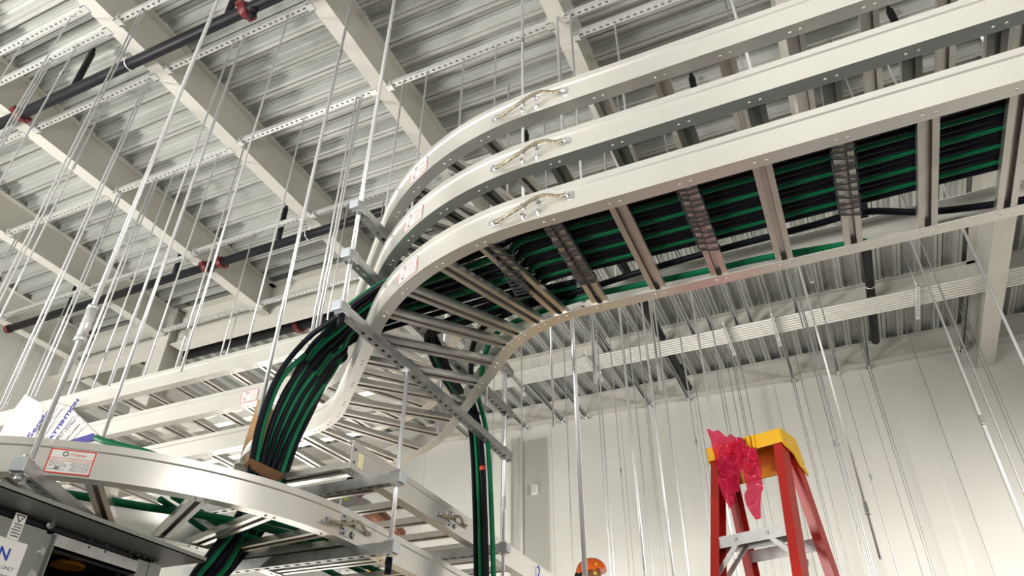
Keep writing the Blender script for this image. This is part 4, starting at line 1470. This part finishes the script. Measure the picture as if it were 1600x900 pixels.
patch(mb, [B(1157, 688, -.02), B(1166, 694, -.04), B(1183, 706, -.04)], [B(1156, 691, -.03), B(1164, 712, -.07), B(1186, 722, -.06)], 8, 14, .05, 26)
for s in range(4):
    q = B(1156, 689, -.02)
    mb.tube([q + Vector((-0.016 + 0.008 * s, 0, 0.004 * (-1) ** s)), q + Vector((0.0, -0.012, 0)), q + Vector((0.012, 0, 0.006 * (-1) ** s))], [0.004, 0.009, 0.004], 8)
top(mb, 'plastic_bag', PINK, 'thin pink plastic bag knotted over the yellow ladder cap', 'bag')


# ------------------------------------------------------------------ people
def skinned(name, pts, edges, radii, m, parent=None, root=0, sub=2):
    me = bpy.data.meshes.new(name)
    off = ORIGIN.get(parent.name, Vector()) if parent is not None else Vector()
    me.from_pydata([tuple(Vector(p) - off) for p in pts], edges, [])
    me.materials.append(m)
    o = bpy.data.objects.new(name, me)
    COL.objects.link(o)
    sk = o.modifiers.new('skin', 'SKIN')
    for i, r in enumerate(radii):
        me.skin_vertices[0].data[i].radius = (r, r) if not isinstance(r, tuple) else r
        me.skin_vertices[0].data[i].use_root = i == root
    sk.use_smooth_shade = True
    sb = o.modifiers.new('sub', 'SUBSURF')
    sb.levels = sb.render_levels = sub
    dg = bpy.context.evaluated_depsgraph_get()
    fin = bpy.data.meshes.new_from_object(o.evaluated_get(dg))
    o.modifiers.clear()
    o.data = fin
    fin.polygons.foreach_set('use_smooth', [True] * len(fin.polygons))
    if parent is not None:
        o.parent = parent
    ORIGIN[o.name] = off
    return o


def ellipsoid(mb, c, ax, n=14, zcut=None):
    """ax = three axis vectors (with length); optional cut keeps only w >= zcut"""
    c = Vector(c)
    rings = []
    lo = -PI / 2 if zcut is None else math.asin(zcut)
    for i in range(n + 1):
        a = lo + (PI / 2 - 0.001 - lo) * i / n
        rings.append([c + ax[0] * math.cos(a) * math.cos(2 * PI * k / (2 * n)) + ax[1] * math.cos(a) * math.sin(2 * PI * k / (2 * n)) + ax[2] * math.sin(a) for k in range(2 * n)])
    mb.sweep(rings, True, True, True)


def hand(pts, edges, radii, wrist, d, side, up):
    """palm, four fingers and a thumb grown from the wrist vertex"""
    w = pts[wrist]
    d, up = Vector(d).normalized(), Vector(up).normalized()
    side = Vector(side).normalized()
    pts.append(w + d * 0.05)
    palm = len(pts) - 1
    edges.append((wrist, palm))
    radii.append((0.034, 0.018))
    for k in range(4):
        base = w + d * 0.09 + side * (-0.028 + 0.019 * k)
        L = (0.062, 0.07, 0.066, 0.052)[k]
        pts.extend([base, base + d * L * 0.55 - up * 0.012, base + d * L * 0.85 - up * 0.038])
        n = len(pts)
        edges.extend([(palm, n - 3), (n - 3, n - 2), (n - 2, n - 1)])
        radii.extend([0.010, 0.009, 0.008])
    b = w + d * 0.03 - side * 0.035
    pts.extend([b, b + d * 0.035 - side * 0.02 - up * 0.012, b + d * 0.06 - side * 0.018 - up * 0.02])
    n = len(pts)
    edges.extend([(palm, n - 3), (n - 3, n - 2), (n - 2, n - 1)])
    radii.extend([0.012, 0.010, 0.009])


def head_into(mb, c, fwd, up, s=1.0):
    fwd = Vector(fwd).normalized()
    up = Vector(up)
    up = (up - fwd * up.dot(fwd)).normalized()
    side = fwd.cross(up)
    ellipsoid(mb, c, (fwd * 0.098 * s, side * 0.076 * s, up * 0.118 * s))
    ellipsoid(mb, Vector(c) + fwd * 0.02 * s - up * 0.05 * s, (fwd * 0.072 * s, side * 0.058 * s, up * 0.07 * s))
    ellipsoid(mb, Vector(c) + fwd * 0.102 * s - up * 0.018 * s, (fwd * 0.018 * s, side * 0.014 * s, up * 0.026 * s), 8)
    ellipsoid(mb, Vector(c) + fwd * 0.085 * s - up * 0.062 * s, (fwd * 0.010 * s, side * 0.024 * s, up * 0.010 * s), 8)
    for k in (-1, 1):
        ellipsoid(mb, Vector(c) + side * k * 0.076 * s - up * 0.012 * s, (fwd * 0.018 * s, side * 0.010 * s, up * 0.032 * s), 8)
        ellipsoid(mb, Vector(c) + fwd * 0.082 * s + side * k * 0.032 * s + up * 0.004 * s, (fwd * 0.012 * s, side * 0.014 * s, up * 0.010 * s), 8)


def person(loc, lab, J, headc, headf, headup, clothes):
    """J: joint name -> point. One continuous body; clothes are children"""
    t = thing('person', loc, lab, 'person')
    names = ['pelvis', 'waist', 'chest', 'neck', 'hipl', 'kneel', 'ankl', 'toel', 'hipr', 'kneer', 'ankr', 'toer', 'shl', 'ell', 'wrl', 'shr', 'elr', 'wrr', 'nape']
    R = dict(pelvis=.13, waist=.125, chest=.14, neck=.058, hipl=.095, kneel=.06, ankl=.042, toel=.035, hipr=.095, kneer=.06, ankr=.042, toer=.035, shl=.062, ell=.042, wrl=.028, shr=.062, elr=.042, wrr=.028, nape=.055)
    E_ = [('pelvis', 'waist'), ('waist', 'chest'), ('chest', 'neck'), ('neck', 'nape'), ('pelvis', 'hipl'), ('hipl', 'kneel'), ('kneel', 'ankl'), ('ankl', 'toel'), ('pelvis', 'hipr'), ('hipr', 'kneer'), ('kneer', 'ankr'), ('ankr', 'toer'), ('chest', 'shl'), ('shl', 'ell'), ('ell', 'wrl'), ('chest', 'shr'), ('shr', 'elr'), ('elr', 'wrr')]
    J = {k: Vector(v) for k, v in J.items()}
    J['nape'] = Vector(headc) - Vector(headup).normalized() * 0.06
    pts = [J[n] for n in names]
    idx = {n: i for i, n in enumerate(names)}
    edges = [(idx[a], idx[b]) for a, b in E_]
    radii = [R[n] for n in names]
    for w_, e_ in (('wrl', 'ell'), ('wrr', 'elr')):
        d = J[w_] - J[e_]
        hand(pts, edges, radii, idx[w_], d, d.cross(Vector((0, 0, 1))), (0, 0, 1))
    body = skinned('body', pts, edges, radii, SKIN, t)
    hb = MB()
    head_into(hb, headc, headf, headup)
    off = ORIGIN[t.name]
    base = len(body.data.vertices)
    vs = [v.co.copy() for v in body.data.vertices] + [p - off for p in hb.v]
    fs = [list(p.vertices) for p in body.data.polygons] + [[i + base for i in f] for f in hb.f]
    me = bpy.data.meshes.new('body')
    me.from_pydata([tuple(v) for v in vs], [], fs)
    me.polygons.foreach_set('use_smooth', [True] * len(me.polygons))
    me.materials.append(SKIN)
    body.data = me

    def wear(name, m, chain, grow, parent=t, sub=2):
        """garment following the given joints; grow = extra radius"""
        ns = []
        for a, b in chain:
            for q in (a, b):
                if q not in ns:
                    ns.append(q)
        P_ = []
        Rr = []
        for q in ns:
            if isinstance(q, tuple):
                P_.append(J[q[0]].lerp(J[q[1]], q[2]))
                Rr.append(R[q[0]] * (1 - q[2]) + R[q[1]] * q[2] + grow)
            else:
                P_.append(J[q])
                Rr.append(R[q] + grow)
        return skinned(name, P_, [(ns.index(a), ns.index(b)) for a, b in chain], Rr, m, parent, 0, sub)
    for c in clothes:
        wear(*c)
    return t, J, R


# worker on a ladder behind the low trays
yk = 5.0


def K(px, py, dy=0.0):
    return at(px, py, 1, yk + dy)


pel = K(478, 850)
J1 = dict(pelvis=pel, waist=K(502, 822), chest=K(532, 793), neck=K(553, 774, -.05), hipl=K(476, 862, -.10), hipr=K(473, 862, .11), shl=K(556, 792, -.20), ell=K(590, 812, -.30), wrl=K(618, 838, -.22), shr=K(548, 786, .18), elr=K(592, 800, .22), wrr=K(618, 822, .05))
for j, dx in (('l', 0.02), ('r', -0.03)):
    J1['knee' + j] = J1['hip' + j] + Vector((0.07 + dx, 0, -0.41))
    J1['ank' + j] = J1['knee' + j] + Vector((-0.03, 0, -0.42))
    J1['toe' + j] = J1['ank' + j] + Vector((0.16, 0, -0.045))
w1, J1, _ = person(tuple((J1['ankl'] + J1['ankr']) / 2 - Vector((0, 0, 0.08))), 'worker in a green hi-vis vest and blue jeans leaning out behind the low trays', J1, K(560, 757, -.10), (0.8, -0.1, -0.6), (0.5, -0.2, 0.85),
    [('jeans', JEANS, [('pelvis', 'hipl'), ('hipl', 'kneel'), ('kneel', 'ankl'), ('pelvis', 'hipr'), ('hipr', 'kneer'), ('kneer', 'ankr'), ('pelvis', ('pelvis', 'waist', 0.6))], 0.016),
     ('grey_shirt', GREYSHIRT, [(('pelvis', 'waist', 0.35), 'waist'), ('waist', 'chest'), ('chest', 'shl'), ('shl', ('shl', 'ell', 0.75)), ('chest', 'shr'), ('shr', ('shr', 'elr', 0.75)), ('chest', ('chest', 'neck', 0.6))], 0.022),
     ('hi_vis_vest', VEST, [(('pelvis', 'waist', 0.55), 'waist'), ('waist', 'chest'), ('chest', ('chest', 'shl', 0.6)), ('chest', ('chest', 'shr', 0.6))], 0.034)])
for s_, e_ in (((536, 775), (549, 803)), ((545, 780), (553, 800)), ((526, 790), (538, 812))):
    a, b = K(*s_, -.24), K(*e_, -.24)
    MB().tube(spline([a, a.lerp(b, .4) + Vector((.02, 0, 0)), b], 5), 0.012, 6).build('lime_piping', LIME, w1)
m = MB()
hc = K(560, 757, -.10)
ellipsoid(m, hc + Vector((0, 0, 0.02)), (Vector((.108, 0, 0)), Vector((0, .098, 0)), Vector((0, 0, .115))), 12, 0.0)
m.build('black_cap', BLACKCLOTH, w1)
BOOT = mat('dark_brown_boot', (0.02, 0.012, 0.008), 0.7)
for j in ('l', 'r'):
    MB().tube([J1['ank' + j], J1['ank' + j].lerp(J1['toe' + j], .5), J1['toe' + j] + (J1['toe' + j] - J1['ank' + j]) * .25], [0.062, 0.06, 0.05], 12).build('boot', BOOT, w1)
m = MB()
m.box((-0.07, -0.05, -0.08), (0.07, 0.05, 0.05), Matrix.Translation(K(450, 842, -.17)))
m.build('tool_pouch', BLACKCLOTH, w1, 0.02)


def scissor_lift(x, y, z, lab, yellow_at=None):
    t = thing('scissor_lift', (x, y, 0), lab, 'lift')
    m = MB()
    m.box((x - 0.85, y - 0.38, z - 0.06), (x + 0.85, y + 0.38, z))
    m.build('platform', CABDARK, t)
    m = MB()
    m.box((x - 0.8, y - 0.36, 0.12), (x + 0.8, y + 0.36, 0.55))
    m.build('chassis', YELLOWP, t, 0.02)
    for sx in (-1, 1):
        for sy in (-1, 1):
            q = Vector((x + sx * 0.6, y + sy * 0.40, 0.15))
            MB().cyl(q - Vector((0, 0.05, 0)), q + Vector((0, 0.05, 0)), 0.15, 20).build('wheel', BLACKCLOTH, t)
    n = 4
    hh = (z - 0.06 - 0.55) / n
    for sy in (-0.3, 0.3):
        m = MB()
        for k in range(n):
            z0 = 0.55 + hh * k
            m.tube([(x - 0.65, y + sy, z0), (x + 0.65, y + sy, z0 + hh)], 0.03, 4, False)
            m.tube([(x + 0.65, y + sy + 0.05, z0), (x - 0.65, y + sy + 0.05, z0 + hh)], 0.03, 4, False)
        m.build('scissor_arms', YELLOWP, t)
    return t


zf = J1['ankl'].z - 0.085
fx, fy = (J1['ankl'].x + J1['ankr'].x) / 2 + 0.05, (J1['ankl'].y + J1['ankr'].y) / 2
q = K(581, 884, -.32)
t = thing('stepladder', (fx + 0.3, fy, 0), 'yellow ladder behind the low trays under the leaning worker, only a post end showing', 'ladder')
for yy_ in (-.26, .26):
    for xx_, dx in ((fx - 0.08, -0.55), (q.x, 0.35)):
        m = MB()
        zt_ = q.z if xx_ == q.x else zf - 0.005
        yv = (q.y if yy_ < 0 else 2 * fy - q.y) if True else fy
        m.prism([Vector((xx_ - 0.03, yv - 0.02, zt_)), Vector((xx_ + 0.03, yv - 0.02, zt_)), Vector((xx_ + 0.03, yv + 0.02, zt_)), Vector((xx_ - 0.03, yv + 0.02, zt_))], Vector((dx, yy_ * 0.3, -zt_)))
        m.build('rail', YELLOWP, t)
for k in range(8):
    zz = zf - 0.005 - 0.305 * k
    o_ = -0.55 * (k * 0.305) / zf
    m = MB()
    m.box((fx - 0.14 + o_, q.y - 0.02, zz - 0.045), (fx + (0.16 if k == 0 else 0.0) + o_, 2 * fy - q.y + 0.02, zz))
    m.build('step', STEPALU, t)


# worker with the orange helmet
yh = 7.0


def H(px, py, dy=0.0):
    return at(px, py, 1, yh + dy)


hd = H(924, 897)
ch = hd + Vector((-0.02, 0.02, -0.36))
J2 = dict(pelvis=ch + Vector((0.02, 0, -0.42)), waist=ch + Vector((0.0, 0, -0.2)), chest=ch, neck=ch + Vector((-0.0, 0, 0.17)), hipl=ch + Vector((-0.06, -.11, -0.50)), kneel=ch + Vector((-0.03, -.12, -0.94)), ankl=ch + Vector((0.02, -.12, -1.36)), toel=ch + Vector((-0.16, -.12, -1.40)), hipr=ch + Vector((0.06, .11, -0.50)), kneer=ch + Vector((0.05, .12, -0.94)), ankr=ch + Vector((0.09, .12, -1.36)), toer=ch + Vector((-0.09, .12, -1.40)), shl=ch + Vector((-0.13, -0.17, 0.10)), ell=ch + Vector((-0.30, -0.26, -0.10)), wrl=ch + Vector((-0.48, -0.16, 0.02)), shr=ch + Vector((-0.02, 0.2, 0.08)), elr=ch + Vector((-0.22, 0.28, -0.12)), wrr=ch + Vector((-0.46, 0.16, -0.04)))
w2, J2, _ = person(tuple((J2['ankl'] + J2['ankr']) / 2 - Vector((0, 0, 0.08))), 'worker in an orange hard hat with stickers at the bottom edge, seen from behind', J2, hd, (-0.9, 0.3, -0.1), (0, 0, 1),
    [('trousers', JEANS, [('pelvis', 'hipl'), ('hipl', 'kneel'), ('kneel', 'ankl'), ('pelvis', 'hipr'), ('hipr', 'kneer'), ('kneer', 'ankr'), ('pelvis', ('pelvis', 'waist', 0.6))], 0.016),
     ('green_shirt', VEST, [('waist', 'chest'), ('chest', 'shl'), ('shl', 'ell'), ('ell', ('ell', 'wrl', 0.7)), ('chest', 'shr'), ('shr', 'elr'), ('elr', ('elr', 'wrr', 0.7)), ('chest', ('chest', 'neck', 0.6)), ('waist', ('waist', 'pelvis', .5))], 0.026)])
m = MB()
ellipsoid(m, hd + Vector((0.0, 0, 0.02)), (Vector((.148, -.02, 0.02)), Vector((0.02, .122, 0)), Vector((-0.02, 0, .125))), 14, -0.12)
hel = m.build('hard_hat', ORANGE, w2)
for (px, py, s) in ((928, 886, .03), (931, 896, .03), (933, 879, .022)):
    c = H(px, py)
    v = (c - hd)
    dcam = (EYE - hd).normalized()
    c = hd + Vector((0, 0, 0.02)) + (c - hd - Vector((0, 0, 0.02))) * 0.82 + dcam * 0.115
    n_ = (c - hd).normalized()
    M = frame(c, n_.cross(Vector((0, 0, 1))) * -1, (0, 0, 1))
    MB().box((-s * .5, -s * .5, -0.01), (s * .5, s * .5, 0.004), M).build('helmet_sticker', STICKER, hel)
m = MB()
ellipsoid(m, hd + Vector((-0.075, 0.0, -0.06)), (Vector((.10, 0, 0)), Vector((0, .10, 0)), Vector((0.0, 0, .13))), 12)
m.build('black_neck_cover', BLACKCLOTH, w2)
for j in ('l', 'r'):
    MB().tube([J2['ank' + j] + Vector((0.04, 0, -0.02)), J2['ank' + j].lerp(J2['toe' + j], .5), J2['toe' + j] + Vector((-.04, 0, 0.0))], [0.058, 0.055, 0.045], 12).build('boot', BOOT, w2)
scissor_lift(ch.x, yh, ch.z - 1.46, 'yellow scissor lift below the worker in the orange hard hat, under view')

# blue tape tail on the straight low tray
m = MB()
q = at(840, 884, 0, XO + 0.003)
m.tube(spline([q + Vector((0.004, 0, 0.0)), q + Vector((0.01, 0.004, -0.03)), q + Vector((0.006, -0.004, -0.06)), q + Vector((0.012, 0.0, -0.10))], 5), [0.004] * 15 + [0.008], 6)
top(m, 'tape_tail', BLUETAPE, 'tail of blue tape on the side rail near the bottom middle', 'tape')
